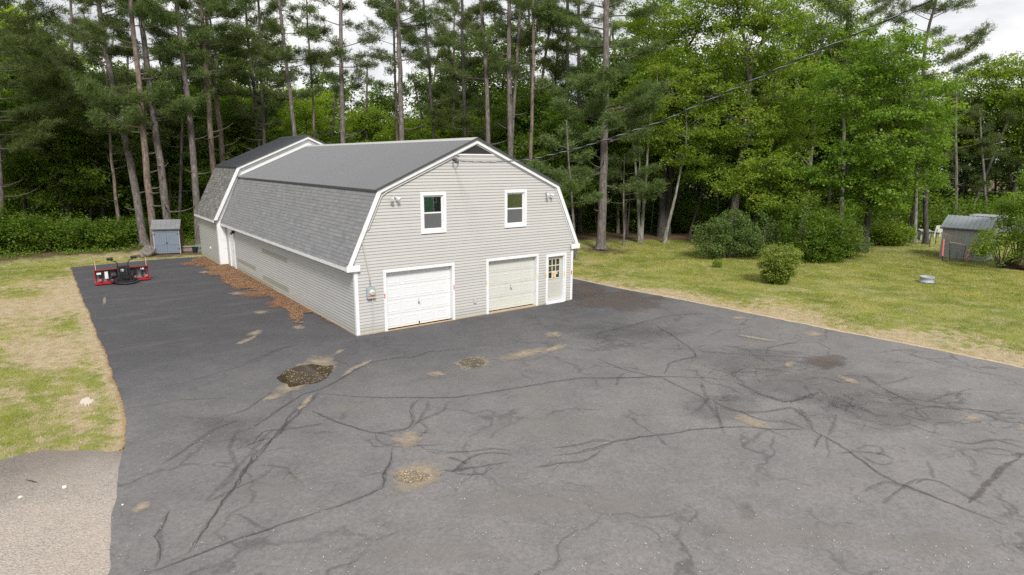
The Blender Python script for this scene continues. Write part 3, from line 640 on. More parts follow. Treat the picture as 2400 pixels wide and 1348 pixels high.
# ================================================================== THE GARAGE
WD = 9.907; OVX = .291; ZE = 2.464; XB, HB, HP, OVF, L1, L2 = .931, 5.045, 6.799, .10, 18.356, 23.431
EX, EH, EXB, EHB, EHP = .45, 2.634, .84, 5.603, 7.395
bld = empty('garage_building', (0, 0, 0), 0, 'long grey barn-roofed garage with white trim and two overhead doors', 'garage')
CXM = WD/2
half = [(-OVX, ZE), (XB, HB), (CXM, HP)]
def full(h): return h+[(WD-x, z) for x, z in h[-2::-1]]
def inset(pl, t):      # offset an eave-to-peak half profile inwards (down and right)
    out = []
    for i, (x, z) in enumerate(pl):
        ns = []
        for a, b in ((i-1, i), (i, i+1)):
            if a < 0 or b >= len(pl): continue
            dx, dz = pl[b][0]-pl[a][0], pl[b][1]-pl[a][1]; l = math.hypot(dx, dz); ns.append((dz/l, -dx/l))
        if len(ns) == 2:
            k = 1+ns[0][0]*ns[1][0]+ns[0][1]*ns[1][1]; out.append((x+t*(ns[0][0]+ns[1][0])/k, z+t*(ns[0][1]+ns[1][1])/k))
        elif i == 0: out.append((x+t*ns[0][0]/(ns[0][0]), z) if False else (x+t/ns[0][0], z))
        else: out.append((x, z+t/ns[0][1]))
    return out
mir = lambda P: [(WD-x, z) for x, z in P][::-1]
# foundation
f = MB(); f.box(-.02, WD+.02, -.02, .12, -.1, .075); f.box(-.02, .1, .12, L1-.02, -.1, .075); f.box(-EX-.02, -EX+.1, L1+.02, L2+.02, -.1, .075); f.box(WD-.1, WD+.02, .12, L2, -.1, .075); f.box(-EX-.02, WD, L2-.1, L2+.01, -.1, .07)
f.build('foundation', paint('tan_concrete_sill', (.42, .33, .23), .9, .15, (.2, .16, .12), 3), bld)
# openings on the front (x0,x1,z0,z1 of the outer trim)
OP = dict(g1=(1.031, 3.941, 0, 2.256), g2=(5.387, 8.015, 0, 2.256), d=(8.426, 9.555, 0, 2.164), w1=(2.563, 3.621, 3.409, 4.894), w2=(6.269, 7.36, 3.409, 4.894))
inn = inset(half, .135)
def xl(z):
    return max(0.0, float(np.interp(z, [p[1] for p in inn], [p[0] for p in inn]))) if z > 2.95 else 0.0
VB = FX(1075.7, 361)[2]-.05     # base of the gable vent
CO = .1105
def segs(z, a, b, ops):
    cuts = [(a, b)]
    for x0, x1, z0, z1 in ops:
        if z0-.03 < z < z1-.04:
            nn = []
            for p, q in cuts:
                if x1 <= p or x0 >= q: nn.append((p, q)); continue
                if x0 > p: nn.append((p, x0+.03))
                if x1 < q: nn.append((x1-.03, q))
            cuts = nn
    return [c for c in cuts if c[1]-c[0] > .03]
TM = .11
ops = list(OP.values())
def plank(x0b, x1b, x0t, x1t, z0, z1):   # on the front wall
    z1 -= .010; return MB().hexa([(x0b, -.022, z0), (x1b, -.022, z0), (x1b, .01, z0), (x0b, .01, z0), (x0t, -.004, z1), (x1t, -.004, z1), (x1t, .01, z1), (x0t, .01, z1)])
back = MB(); z = .07; k = 0
while z < VB-.02:
    z1 = min(z+CO, VB); zc = (z+z1)/2
    for a, b in segs(zc, xl(zc), WD-xl(zc), ops):
        ob, ot = (xl(z) if a == xl(zc) else a), (xl(z1) if a == xl(zc) else a); rb, rt_ = (WD-xl(z) if b == WD-xl(zc) else b), (WD-xl(z1) if b == WD-xl(zc) else b)
        cutsx = [ob]+([a+rng.uniform(2.2, 4.4)] if (b-a) > 6.5 else [])+[rb]; cutst = [ot]+cutsx[1:-1]+[rt_]
        for i in range(len(cutsx)-1):
            e0 = .0012*(i > 0)
            plank(cutsx[i]+e0, cutsx[i+1], cutst[i]+e0, cutst[i+1], z, z1).build('siding_plank', M['siding'], bld)
        back.box(max(a, xl(z1))+.005, min(b, WD-xl(z1))-.005, .0105, .11, z, z1)
    z = z1; k += 1
back.build('wall', M['sheath'], bld)
# left side wall planks, with the patched lengths
SD = (16.588, 17.72)
PATCH = []
for a, b in (((614, 583), (674, 614)), ((557, 606), (600, 632)), ((617, 645), (677, 680)), ((560, 640), (640, 668))):
    p, q = SX(*a), SX(*b); PATCH.append((min(p[1], q[1]), max(p[1], q[1]), (p[2]+q[2])/2))
z = .07; k = 0
while z < ZE-.01:
    z1 = min(z+CO, ZE)
    brk = [.1]; y = .1+rng.uniform(1.2, 3.6)
    while y < L1-.6: brk.append(y); y += rng.uniform(3.4, 3.8)
    pt = [p for p in PATCH if abs((z+z1)/2-p[2]) < .12]
    for p in pt: brk += [p[0], p[1]]
    brk = sorted(brk+[L1-.005]); out_ = []
    for a, b in zip(brk[:-1], brk[1:]):
        if b-a < .06: continue
        for u, v in (((a, min(b, SD[0])), (max(a, SD[1]), b)) if (a < SD[1] and b > SD[0]) else ((a, b),)):
            if v-u < .05: continue
            zt = z1-.012
            isP = any(p[0]-.01 <= u and v <= p[1]+.01 for p in pt)
            MB().hexa([(-.020, v, z), (-.020, u+.0012, z), (.01, u+.0012, z), (.01, v, z), (-.004, v, zt), (-.004, u+.0012, zt), (.01, u+.0012, zt), (.01, v, zt)]).build('siding_plank', M['siding_patch'] if isP else M['siding_shaded'], bld)
    z = z1
w = MB(); w.box(.0105, .1, .115, SD[0], .07, 2.9); w.box(.0105, .1, SD[1], L1, .07, 2.9); w.box(.0105, .1, SD[0], SD[1], 2.12, 2.9)
w.build('wall', M['sheath'], bld)
# right and back walls: planks joined (out of sight from here)
w = MB(); z = .07
while z < 2.9: w.hexa([(WD+.02, .1, z), (WD+.02, L2, z), (WD-.08, L2, z), (WD-.08, .1, z), (WD+.004, .1, z+CO), (WD+.004, L2, z+CO), (WD-.08, L2, z+CO), (WD-.08, .1, z+CO)]); z += CO
tag(w.build('siding', M['siding'], bld), kind='stuff'); MB().box(-EX+.0105, -EX+.05, L1+.11, L2-.11, .07, EH-.1).build('wall', M['sheath'], bld)
# extension left wall
z = .07
while z < EH-.22:
    z1 = min(z+CO, EH-.18)-.013; c = L1+rng.uniform(1.5, 3.6)
    for u, v in ((L1+.003, c), (c+.0012, L2)):
        MB().hexa([(-EX-.02, v, z), (-EX-.02, u, z), (-EX+.01, u, z), (-EX+.01, v, z), (-EX-.004, v, z1), (-EX-.004, u, z1), (-EX+.01, u, z1), (-EX+.01, v, z1)]).build('siding_plank', M['siding_ext'], bld)
    z = z1+.013
# extension walls: gable front (white) and back
eh_ = [(-EX-.2, EH), (EXB, EHB), (CXM, EHP)]
ein = inset(eh_, .12)
ef = [(-EX, .07), (-EX, EH-.1)]+[(x, z_) for x, z_ in ein[1:]]
prof = ef+[(WD-x, z_) for x, z_ in ef[-2::-1]]; prof = [(-EX+.011, .07), (-EX+.011, EH+.3)]+ein[1:]+mir(ein[1:-1])+[(WD+EX, EH+.3), (WD+EX, .07)]
MB().prism_y(prof[::-1], L1+.004, L1+.10).build('extension_front_wall', M['white'], bld)
MB().prism_y(prof[::-1], L2-.1, L2-.005).build('extension_back_wall', M['siding'], bld)
MB().box(-EX-.012, -.022, L1-.024, L1+.0035, .10, EH-.1).build('corner_pilaster', M['white'], bld)
MB().box(-EX-.03, -EX-.0215, L1-.024, L1+.10, .10, EH-.15).build('corner_trim', M['white'], bld)
MB().box(-EX-.032, -EX-.0215, L2-.1, L2+.01, .10, EH-.15).build('corner_trim', M['siding_ext'], bld)
v_ = SX(494.5, 581, -EX); MB().lathe([(.001, -.05), (.07, -.05), (.07, 0)], (-EX-.01, v_[1], v_[2]), 14, 'x').build('dryer_vent', M['white'], bld)
# ---- roofs
def roof(h, y0, y1, th=.13):
    r = MB(); i_ = inset(h, th)
    r.prism_y((h[:2]+i_[1::-1]), y0, y1)                      # left lower deck
    r.prism_y((h[1:3]+i_[2:0:-1]), y0, y1)
    r.prism_y([(WD-x, z_) for x, z_ in (h[:2]+i_[1::-1])][::-1], y0, y1)
    r.prism_y([(WD-x, z_) for x, z_ in (h[1:3]+i_[2:0:-1])][::-1], y0, y1)
    return r
roof(half, -OVF+.03, L1+.002).build('roof_deck', M['white'], bld)
roof(eh_, L1-.15, L2+.15).build('roof_deck', M['white'], bld)
# white rake boards on the gable
def strip(h, t0, t1, y0, y1, mat, name, both=True):
    a, b = inset(h, t0) if t0 else list(h), inset(h, t1)
    for s in (0, 1):
        for i in (0, 1):
            q = [a[i], a[i+1], b[i+1], b[i]]
            if s: q = [(WD-x, z_) for x, z_ in q][::-1]
            MB().prism_y(q, y0, y1).build(name, mat, bld)
strip(half, 0, .15, -OVF-.003, -OVF+.0295, M['white'], 'rake_board')
strip(half, .15, .19, -.045, .0, M['white'], 'rake_trim')
strip(eh_, 0, .16, L1-.19, L1-.1505, M['white'], 'rake_board')
strip(eh_, .16, .30, L1-.04, L1+.003, M['white'], 'rake_trim')
def upper(h, y0, y1, mat, npan, ribs, rh, cap, nm='roof_panel'):
    (xa, za), (xc, zc) = h[1], h[2]
    dx, dz = xc-xa, zc-za; l = math.hypot(dx, dz); tx, tz = dx/l, dz/l; nx_, nz_ = -tz, tx
    xs, zs = xa-tx*.10, za-tz*.10
    pw = (y1-y0)/npan
    # one profile across the panel width (y, height above the deck)
    pr = []; rp = pw/ribs
    for i in range(ribs):
        b = i*rp; pr += [(b, .0), (b+rp*.28, .0), (b+rp*.48, rh), (b+rp*.72, rh), (b+rp*.92, .0)]
    pr.append((pw-.002, 0)); off = .022
    V = [(xs+nx_*(off+hh)+tx*s*(l+.08), yy, zs+nz_*(off+hh)+tz*s*(l+.08)) for s in (0, 1) for yy, hh in pr]
    V += [(xs+nx_*(off-.008)+tx*s*(l+.08), yy, zs+nz_*(off-.008)+tz*s*(l+.08)) for s in (0, 1) for yy in (0, pw-.002)]
    n = len(pr); F = [(i, i+1, n+i+1, n+i) for i in range(n-1)]; b0 = 2*n
    F += [(b0, b0+2, b0+3, b0+1), tuple([b0, b0+1]+list(range(n-1, -1, -1)))]
    F = [f_[::-1] for f_ in F]
    me = MB().add(V, F).mesh(nm, mat)
    me.materials.append(M['roofvalley_shade'])
    me2 = MB().add([(WD-x, y, z_) for x, y, z_ in V], [f_[::-1] for f_ in F]).mesh(nm, mat)
    me2.materials.append(M['roofvalley_shade'])
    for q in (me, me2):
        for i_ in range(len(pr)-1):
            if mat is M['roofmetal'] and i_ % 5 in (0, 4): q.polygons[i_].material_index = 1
    for i in range(npan):
        for q in (me, me2): link(nm, q, bld, (0, y0+i*pw, 0))
    # ridge cap
    c = MB(); cw = .20
    c.prism_y([(CXM-cw, zc-cw*tz/tx+.045), (CXM, zc+.058), (CXM+cw, zc-cw*tz/tx+.045), (CXM+cw, zc-cw*tz/tx+.032), (CXM, zc+.045), (CXM-cw, zc-cw*tz/tx+.032)], y0-.02, y1)
    c.build('ridge_cap', cap, bld)
    for s in (0, 1):
        q = [(xs+nx_*.045, zs+nz_*.045), (xc+nx_*.045-tx*.0, zc+nz_*.045+.004), (xc-nx_*.025, zc-nz_*.03), (xs-nx_*.03, zs-nz_*.03)]
        if s: q = [(WD-x, z_) for x, z_ in q][::-1]
        MB().prism_y(q, y0-.035, y0-.006).build('metal_rake_trim', M['raketrim'], bld)
        q = [(xs-tx*.012, zs-tz*.012+.02), (xs, zs+.022), (xs, zs-.05), (xs-tx*.012, zs-.05)]
        if s: q = [(WD-x, z_) for x, z_ in q][::-1]
        MB().prism_y(q, y0, y1).build('drip_edge', M['raketrim'], bld)
upper(half, -OVF-.01, L1-.006, M['roofmetal'], 20, 5, .013, M['ridgecap'])
upper(eh_, L1-.20, L2+.17, M['roofmetal2'], 6, 5, .012, M['raketrim'])
# ---- shingles
def shingles(h, y0, y1, course, tabw, mat, nparts, nm, ragged=0.0, lo=0.0):
    (xa, za), (xc, zc) = h[0], h[1]
    dx, dz = xc-xa, zc-za; l = math.hypot(dx, dz); tx, tz = dx/l, dz/l; nx_, nz_ = -tz, tx
    nc = int(l/course); course = l/nc; th = .016
    pool = []
    def geo(wd, lift, drop=0):   # a tab: thick butt edge down-slope, thin edge up-slope
        a, b = -.012-drop, course+.02
        P = []
        for s, o0, o1 in ((a, .004, th+lift), (b, .002, .006)):
            for yy in (0, wd):
                for o in (o0, o1): P.append((tx*s+nx_*o, yy, tz*s+nz_*o))
        p = P  # s0: (y0,o0),(y0,o1),(y1,o0),(y1,o1) ; s1 the same
        return [p[0], p[2], p[3], p[1], p[4], p[6], p[7], p[5]]
    FQ = [(0, 3, 2, 1), (4, 5, 6, 7), (0, 1, 5, 4), (1, 2, 6, 5), (2, 3, 7, 6), (3, 0, 4, 7)]
    for k_ in range(10):
        pool.append(MB().add(geo(tabw-.006, rng.uniform(0, .004), rng.uniform(0, ragged)), FQ).mesh('shingle', mat, tint=(k_+.5)/10))
    rest = MB(); rt = []; cand = []
    for c in range(nc):
        y = y0-(tabw/2 if c % 2 else 0)+rng.uniform(-.02, .02)*0
        while y < y1-.01:
            a, b = max(y, y0), min(y+tabw, y1)
            if b-a > .02: cand.append((c, a, b-a, y))
            y += tabw
    def pos(c, a): return (xa+tx*course*c, a, za+tz*course*c)
    cand.sort(key=lambda q: (pos(q[0], q[1])[0]-CX)**2+(q[1]-CY)**2+(pos(q[0], 0)[2]-CZ)**2)
    used = 0
    for c, a, wd, yf in cand:
        px_ = pos(c, a)
        t_ = float(np.clip(rng.normal(.5, .25), 0, .999))
        if used < nparts and wd > tabw-.01:
            link(nm, pool[int(t_*10)], bld, px_); used += 1
        else:
            g = geo(wd-.006, rng.uniform(0, .004), rng.uniform(0, ragged)); rest.add([(p[0]+px_[0], p[1]+px_[1], p[2]+px_[2]) for p in g], FQ); rt += [t_]*6
    rest.build(nm+'_field', mat, bld, tint=np.array(rt)); tag(bpy.data.objects[-1] if False else C.objects[-1], kind='stuff')
shingles(half, -OVF+.0, L1-.004, .13, .30, M['shingle'], 300, 'shingle')
shingles(eh_, L1-.14, L2+.15, .15, .27, M['shingle2'], 0, 'extension_shingle', .03)
hr = [(WD-x, z_) for x, z_ in half]
MB().prism_y([(WD+OVX, ZE+.0), (WD-XB, HB), (WD-XB+.02, HB+.012), (WD+OVX+.02, ZE+.01)][::-1], -OVF, L1).build('right_shingles', M['shingle'], bld, tint=.5)
hr = [(WD-x, z_) for x, z_ in eh_]
MB().prism_y([(hr[0][0], hr[0][1]), (hr[1][0], hr[1][1]), (hr[1][0]+.02, hr[1][1]+.012), (hr[0][0]+.02, hr[0][1]+.01)][::-1], L1-.14, L2+.15).build('right_shingles', M['shingle2'], bld, tint=.5)
# eave fascias and soffits, eave returns, corner posts
for s in (0, 1):
    X = (lambda x: WD-x) if s else (lambda x: x)
    def bx(mb, x0, x1, *r): a, b = sorted((X(x0), X(x1))); return mb.box(a, b, *r)
    bx(MB(), -OVX-.02, -OVX+.012, -OVF, L1, ZE-.125, ZE+.004).build('fascia', M['white'], bld)
    bx(MB(), -OVX+.012, -.0205, -OVF+.03, L1, ZE-.10, ZE-.085).build('soffit', M['white'], bld)
    bx(MB(), -OVX-.024, .16, -OVF-.034, -OVF+.0, ZE-.15, ZE+.06).build('eave_return', M['white'], bld)
    bx(MB(), -OVX-.02, .13, -OVF+.0005, -.021, ZE-.14, ZE-.126).build('eave_return_base', M['white'], bld)
    bx(MB(), -.030, .095, -.034, -.0205, .06, ZE-.1405).build('corner_trim', M['white'], bld)
    bx(MB(), -.030, -.0205, -.0205, .075, .06, ZE-.1405).build('corner_trim', M['white'], bld)
    bx(MB(), -EX-.23, -EX-.195, L1-.16, L2+.15, EH-.12, EH+.004).build('fascia', M['white'], bld)
    bx(MB(), -EX-.195, -EX-.021, L1-.15, L2+.13, EH-.10, EH-.085).build('soffit', M['white'], bld)
# ---- trims round openings
def surround(o, t=TM, bottom=False, y0=-.045, y1=-.002, mat='white', parent=bld, nm='trim'):
    x0, x1, z0, z1 = o; m = MB()
    m.box(x0, x0+t, y0, y1, z0+.035 if not bottom else z0, z1-t); m.box(x1-t, x1, y0, y1, z0+.035 if not bottom else z0, z1-t); m.box(x0, x1, y0, y1, z1-t, z1)
    if bottom: m.box(x0+t, x1-t, y0-.004, y1, z0, z0+t)
    return m.build(nm, M[mat], parent, bevel=.004)
def garage_door(o, mat, label, rows=4, cols=4, gap=.03):
    x0, x1, z0, z1 = o; surround(o, .11, nm='door_frame')
    j = MB(); rx0, rx1, rz = x0+.085, x1-.085, z1-.085
    j.box(rx0-.02, rx0+.025, -.0019, .26, .05, rz); j.box(rx1-.025, rx1+.02, -.0019, .26, .05, rz); j.box(rx0+.025, rx1-.025, -.0019, .26, rz-.02, rz+.02)
    j.build('door_jamb', M['white'], bld)
    a, b, top = rx0+.026, rx1-.026, rz-.022; bot = .05+gap
    door = MB().box(a, b, .185, .205, bot, top).build('garage_door', M[mat], bld); tag(door, label)
    hgt = (top-bot)/rows
    for r in range(rows):
        sb = MB(); zz0, zz1 = bot+r*hgt+.004, bot+(r+1)*hgt-.004
        sb.box(a, b, .150, .1845, zz0, zz1)
        cw = (b-a)/cols
        for c in range(cols):      # raised field inside a sunk moulding
            p0, p1, q0, q1 = a+c*cw+.075, a+(c+1)*cw-.075, zz0+.085, zz1-.085
            def ring(i, y): return [(p0+i, y, q0+i), (p1-i, y, q0+i), (p1-i, y, q1-i), (p0+i, y, q1-i)]
            R = ring(0, .1495)+ring(.015, .144)+ring(.035, .144)+ring(.055, .1485)
            sb.add(R, [(4*k_+i, 4*k_+(i+1) % 4, 4*k_+4+(i+1) % 4, 4*k_+4+i) for k_ in range(3) for i in range(4)]+[(12, 13, 14, 15)])
        sb.build('door_section', M[mat], door)
    mx_ = (a+b)/2
    h = MB(); hz = bot+hgt*1.62; h.box(mx_-.022, mx_+.022, .128, .15, hz-.055, hz+.055); h.tube([(mx_, .115, hz+.03), (mx_+.012, .10, hz), (mx_+.035, .10, hz-.06)], .012, 6); h.lathe([(.001, .125), (.014, .125), (.014, .15)], (mx_-.002, 0, hz+.115), 8, 'y')
    h.build('door_handle', M['galv'], door)
    return door, mx_, bot
d1, mx1, bt1 = garage_door(OP['g1'], 'whitedoor', 'bright white left overhead door', gap=.0)
hp_ = MB(); hp_.add([(mx1-.035, .12, bt1+.12), (mx1+.035, .12, bt1+.12), (mx1, .11, bt1+.02), (mx1, .138, bt1+.12)], [(0, 1, 2), (0, 2, 3), (1, 3, 2), (0, 3, 1)]); hp_.build('pull_handle', M['black'], d1)
d2, _, _ = garage_door(OP['g2'], 'cream', 'weathered cream right overhead door', gap=.05)
MB().box(1.031+.11, 3.941-.11, -.045, .18, .0, .075).build('door_threshold', M['wood'], bld)
MB().box(5.387+.11, 8.015-.11, -.045, .18, .0, .06).build('door_threshold', M['wood'], bld)
# entry door
x0, x1, z0, z1 = OP['d']; surround(OP['d'], .11, nm='door_frame')
j = MB(); j.box(x0+.07, x0+.11, -.0019, .2, .1, z1-.09); j.box(x1-.15, x1-.09, -.0019, .2, .1, z1-.09); j.box(x0+.11, x1-.15, -.0019, .2, z1-.11, z1-.07); j.build('door_jamb', M['white'], bld)
MB().box(x0, x1-.09, -.09, .12, .01, .115).build('door_step', M['white'], bld, bevel=.006)
a, b, bo, to = x0+.112, x1-.152, .125, z1-.112
gl = (a+.13, b-.13, bo+.98, to-.14)
dm = MB(); dm.box(a, gl[0], .10, .145, bo, to); dm.box(gl[1], b, .10, .145, bo, to); dm.box(gl[0], gl[1], .10, .145, bo, gl[2]); dm.box(gl[0], gl[1], .10, .145, gl[3], to)
for c in (0, 1):
    p0, p1 = a+.12+c*(b-a-.2)/2, a+.12+c*(b-a-.2)/2+(b-a-.24)/2-.04; q0, q1 = bo+.2, bo+.82
    def ring(i, y): return [(p0+i, y, q0+i), (p1-i, y, q0+i), (p1-i, y, q1-i), (p0+i, y, q1-i)]
    dm.add(ring(0, .0995)+ring(.015, .088)+ring(.03, .088)+ring(.05, .095), [(4*k_+i, 4*k_+(i+1) % 4, 4*k_+4+(i+1) % 4, 4*k_+4+i) for k_ in range(3) for i in range(4)]+[(12, 13, 14, 15)])
ed = dm.build('entry_door', M['creamdoor'], bld); tag(ed, 'grey-cream entry door with nine panes')
pw_, ph_ = (gl[1]-gl[0])/3, (gl[3]-gl[2])/3; mu = MB()
for i in (1, 2): mu.box(gl[0]+i*pw_-.014, gl[0]+i*pw_+.014, .094, .125, gl[2], gl[3]); mu.box(gl[0], gl[1], .0935, .125, gl[2]+i*ph_-.014, gl[2]+i*ph_+.014)
for q in ((gl[0]-.03, gl[0]), (gl[1], gl[1]+.03)): mu.box(q[0], q[1], .085, .0995, gl[2]-.03, gl[3]+.03)
mu.box(gl[0], gl[1], .085, .0995, gl[2]-.03, gl[2]); mu.box(gl[0], gl[1], .085, .0995, gl[3], gl[3]+.03)
mu.build('muntins', paint('pale_yellow_muntin', (.66, .63, .52), .5), ed)
for i in range(3):
    for k_ in range(3): MB().box(gl[0]+i*pw_+.003, gl[0]+(i+1)*pw_-.003, .118, .122, gl[2]+k_*ph_+.003, gl[2]+(k_+1)*ph_-.003).build('pane', M['glass'], ed)
sg = MB().box(gl[0]+pw_*.85, gl[0]+pw_*1.95, .088, .0925, gl[2]+.02, gl[2]+ph_+.03).build('notice', flat('notice_paper', (.66, .64, .42), .7), ed)
sgx, sgz = gl[0]+pw_*1.4, gl[2]+ph_*.62
MB().lathe([(.07, .0865), (.035, .0865)], (sgx, 0, sgz), 16, 'y').build('notice_ring', flat('orange_print', (.75, .25, .06), .7), ed)
MB().box(sgx-.07, sgx+.07, .086, .0875, sgz-.19, sgz-.15).box(sgx-.01, sgx+.02, .086, .0875, sgz-.13, sgz-.09).build('notice_print', flat('black_print', (.05, .05, .05), .7), ed)
MB().box(gl[0]+pw_*2.05, gl[0]+pw_*2.5, .088, .0925, gl[2]+ph_*.55, gl[2]+ph_*1.1).build('sticker', M['conduit'], ed)
MB().lathe([(.001, .05), (.028, .052), (.030, .07), (.012, .085), (.025, .099)], (a+.06, 0, bo+.92), 12, 'y').build('door_knob', M['galv'], ed)
MB().lathe([(.001, .082), (.024, .084), (.026, .099)], (a+.06, 0, bo+1.06), 12, 'y').build('deadbolt', M['galv'], ed)
# reflectors stuck to the trims
for px, py, c in ((902, 694, 'red'), (1064, 673.5, 'red'), (1141, 663, 'yellow'), (1259, 648, 'yellow'), (1280, 646, 'yellow'), (1323, 640.5, 'yellow'), (1339.6, 638.5, 'red')):
    q = FX(px, py, -.045); q[0] = min(q[0], WD-.03)
    MB().box(q[0]-.018, q[0]+.018, -.052, -.0455 if q[0] < 9.7 else -.0345, q[2]-.085, q[2]+.085).build('reflector', M[c], bld)
# ---- windows
M['screen'] = flat('insect_screen', (.10, .105, .105), .8)
def window(o, label, gm_='glass'):
    x0, x1, z0, z1 = o
    fr = surround(o, .115, True, -.045, -.002, 'white', bld, 'window'); tag(fr, label)
    a, b, c, d = x0+.115, x1-.115, z0+.115, z1-.115; zm = (c+d)/2
    i_ = MB(); i_.box(a-.03, a+.03, -.0019, .11, c, d); i_.box(b-.03, b+.03, -.0019, .11, c, d); i_.box(a+.03, b-.03, -.0019, .11, d-.03, d+.03); i_.box(a+.03, b-.03, -.0019, .11, c-.03, c+.03)
    i_.build('window_jamb', M['white'], fr)
    s = MB(); e = .032
    s.box(a+.03, a+.03+e, .028, .05, c+.03, d-.03); s.box(b-.03-e, b-.03, .028, .05, c+.03, d-.03); s.box(a+.03+e, b-.03-e, .022, .05, zm-.025, zm+.025); s.box(a+.03+e, b-.03-e, .028, .05, c+.03, c+.03+e+.01); s.box(a+.03+e, b-.03-e, .028, .05, d-.03-e, d-.03)
    s.build('sash', M['white'], fr)
    for q in ((c+.072, zm-.025), (zm+.025, d-.062)): MB().box(a+.062, b-.062, .036, .040, q[0], q[1]).build('pane', M[gm_], fr)
    MB().box(a+.062, b-.062, .026, .0275, c+.074, zm-.027).build('insect_screen', M['screen'], fr)
    return fr
window(OP['w1'], 'left upstairs window reflecting a green house'); w2 = window(OP['w2'], 'right upstairs window with shelving behind it', 'glass2')
sh = MB()
for i in range(3): sh.box(6.3, 7.1, .35, .9, 3.55+i*.38, 3.58+i*.38)
sh.build('indoor_shelf', flat('shelf_ply', (.10, .10, .085), .7), w2)
# gable vent
q0, q1, q2 = FX(1075.7, 360.5, -.03), FX(1116.5, 339.3, -.03), FX(1157.4, 361.5, -.03)
vz0 = VB+.055; inn2 = inset(half, .20); pk = inn2[2][1]; slope = (inn2[2][1]-inn2[1][1])/(inn2[2][0]-inn2[1][0])
hwv = (pk-vz0)/slope
vb = MB().prism_y([(CXM-hwv, vz0), (CXM+hwv, vz0), (CXM, pk)], .02, .06).build('gable_vent', M['dark'], bld)
n = 8; st = (pk-vz0)/n
for i in range(n-1):
    zz = vz0+i*st+.008; hw = hwv-(zz+st*.5-vz0)/slope-.02
    if hw < .05: continue
    MB().hexa([(CXM-hw, -.03, zz), (CXM+hw, -.03, zz), (CXM+hw, -.02, zz), (CXM-hw, -.02, zz), (CXM-hw, .0, zz+st*.8), (CXM+hw, .0, zz+st*.8), (CXM+hw, .012, zz+st*.8), (CXM-hw, .012, zz+st*.8)]).build('louver', M['louver'], vb)
xw = xl(VB); MB().box(xw-.02, WD-xw+.02, -.035, -.0035, VB, VB+.055).build('vent_trim', M['white'], bld)
MB().prism_y([(xl(VB)+.0, VB), (WD-xl(VB), VB), (CXM, pk+.1)], .061, .1).build('wall', M['sheath'], bld)
for s in (0, 1):
    q = [(xw, VB+.055), (CXM-hwv, VB+.055), (CXM, pk), (CXM, pk+.05)]
    q = [(xw, VB+.0555), (CXM-hwv, VB+.0555), (CXM, pk), (CXM, pk+.07)]
    if s: q = [(WD-x, z_) for x, z_ in q][::-1]
    MB().prism_y(q, -.04, .02).build('vent_trim', M['white'], bld)
# ---- side door
x = -.03; dd = MB(); ya, yb = SD
dd.box(-.045, -.0035, ya, ya+.10, .05, 2.14); dd.box(-.045, -.0035, yb-.10, yb, .05, 2.14); dd.box(-.045, -.0035, ya, yb, 2.14, 2.26); dd.build('door_frame', M['white'], bld)
sdr = MB().box(-.012, .03, ya+.102, yb-.102, .09, 2.138).build('side_door', M['whitedoor'], bld); tag(sdr, 'white side door near the step in the wall')
MB().box(-.02, -.013, ya+.24, ya+.36, .95, 1.05).build('door_handle', M['galv'], sdr)
q = SX(547, 550); MB().box(-.16, -.0215, ya-.25, ya-.15, 2.05, 2.2).tube([(-.1, ya-.2, 2.12), (-.22, ya-.2, 2.02)], [.05, .075], 8).build('wall_lamp', M['black'], bld)
# ---- floodlights
def flood(px, py, flip):
    q = FX(px, py, -.02); o = MB().box(q[0]-.06, q[0]+.06, -.055, -.021, q[2]-.06, q[2]+.06).build('flood_light', M['galv'], bld, bevel=.006)
    for s in (-1, 1):
        h = MB(); sx_ = .09*s+(.08*flip)
        h.tube([(q[0]+.02*s, -.055, q[2]), (q[0]+.5*sx_, -.10, q[2]-.02)], .014, 6); c = Vector((q[0]+sx_, -.16, q[2]-.05)); d = Vector((sx_*.9, -.10, -.06)).normalized()
        h.tube([c-d*.06, c-d*.02, c+d*.07, c+d*.10], [.028, .036, .072, .066], 12); h.build('lamp_head', M['lamp'], o, smooth=False)
flood(922, 461, 0); flood(1281, 453, .6)
# ---- electricity: meter, conduit, masthead, outlet
q = FX(869, 687, -.06); mt = MB().box(q[0]-.15, q[0]+.15, -.13, -.021, q[2]-.19, q[2]+.2).build('meter_box', M['meter'], bld, bevel=.01)
MB().lathe([(.10, -.13), (.10, -.15), (.085, -.19), (.07, -.20), (.001, -.205)], (q[0]+.02, 0, q[2]+.03), 20, 'y').build('meter_dial', paint('meter_face', (.62, .60, .46), .2, .05), mt)
MB().box(q[0]-.03, q[0]+.07, -.209, -.2055, q[2]+.02, q[2]+.035).build('meter_print', M['black'], mt)
MB().box(q[0]-.152, q[0]+.152, -.136, -.1305, q[2]-.12, q[2]-.09).build('meter_label', M['red'], mt)
MB().box(q[0]-.15, q[0]+.15, -.1345, -.1305, q[2]-.17, q[2]-.121).build('meter_plate', M['conduit'], mt)
MB().tube([(q[0]+.05, -.05, q[2]-.19), (q[0]+.06, -.045, 1.0), (q[0]+.07, -.045, .03)], .018, 8).build('conduit', M['conduit'], bld)
MB().tube([(q[0], -.06, q[2]+.2), (q[0], -.06, q[2]+.26)], .035, 8).build('meter_hub', M['galv'], bld)
ptsx = [(q[0], -.05, q[2]+.24)]+[tuple(FX(px, py, -.05)) for px, py in ((866, 645), (856, 600), (848, 560), (850, 545))]
ins2 = inset(half, .23)
ptsx += [(ins2[0][0]+(ins2[1][0]-ins2[0][0])*t+0, -.05, ins2[0][1]+(ins2[1][1]-ins2[0][1])*t) for t in (.52, .7, .85, .97)]+[(ins2[1][0]+(ins2[2][0]-ins2[1][0])*t, -.05, ins2[1][1]+(ins2[2][1]-ins2[1][1])*t) for t in (.04, .2, .5, .73)]
MB().tube(ptsx, .02, 8).build('service_conduit', M['conduit'], bld, smooth=True)
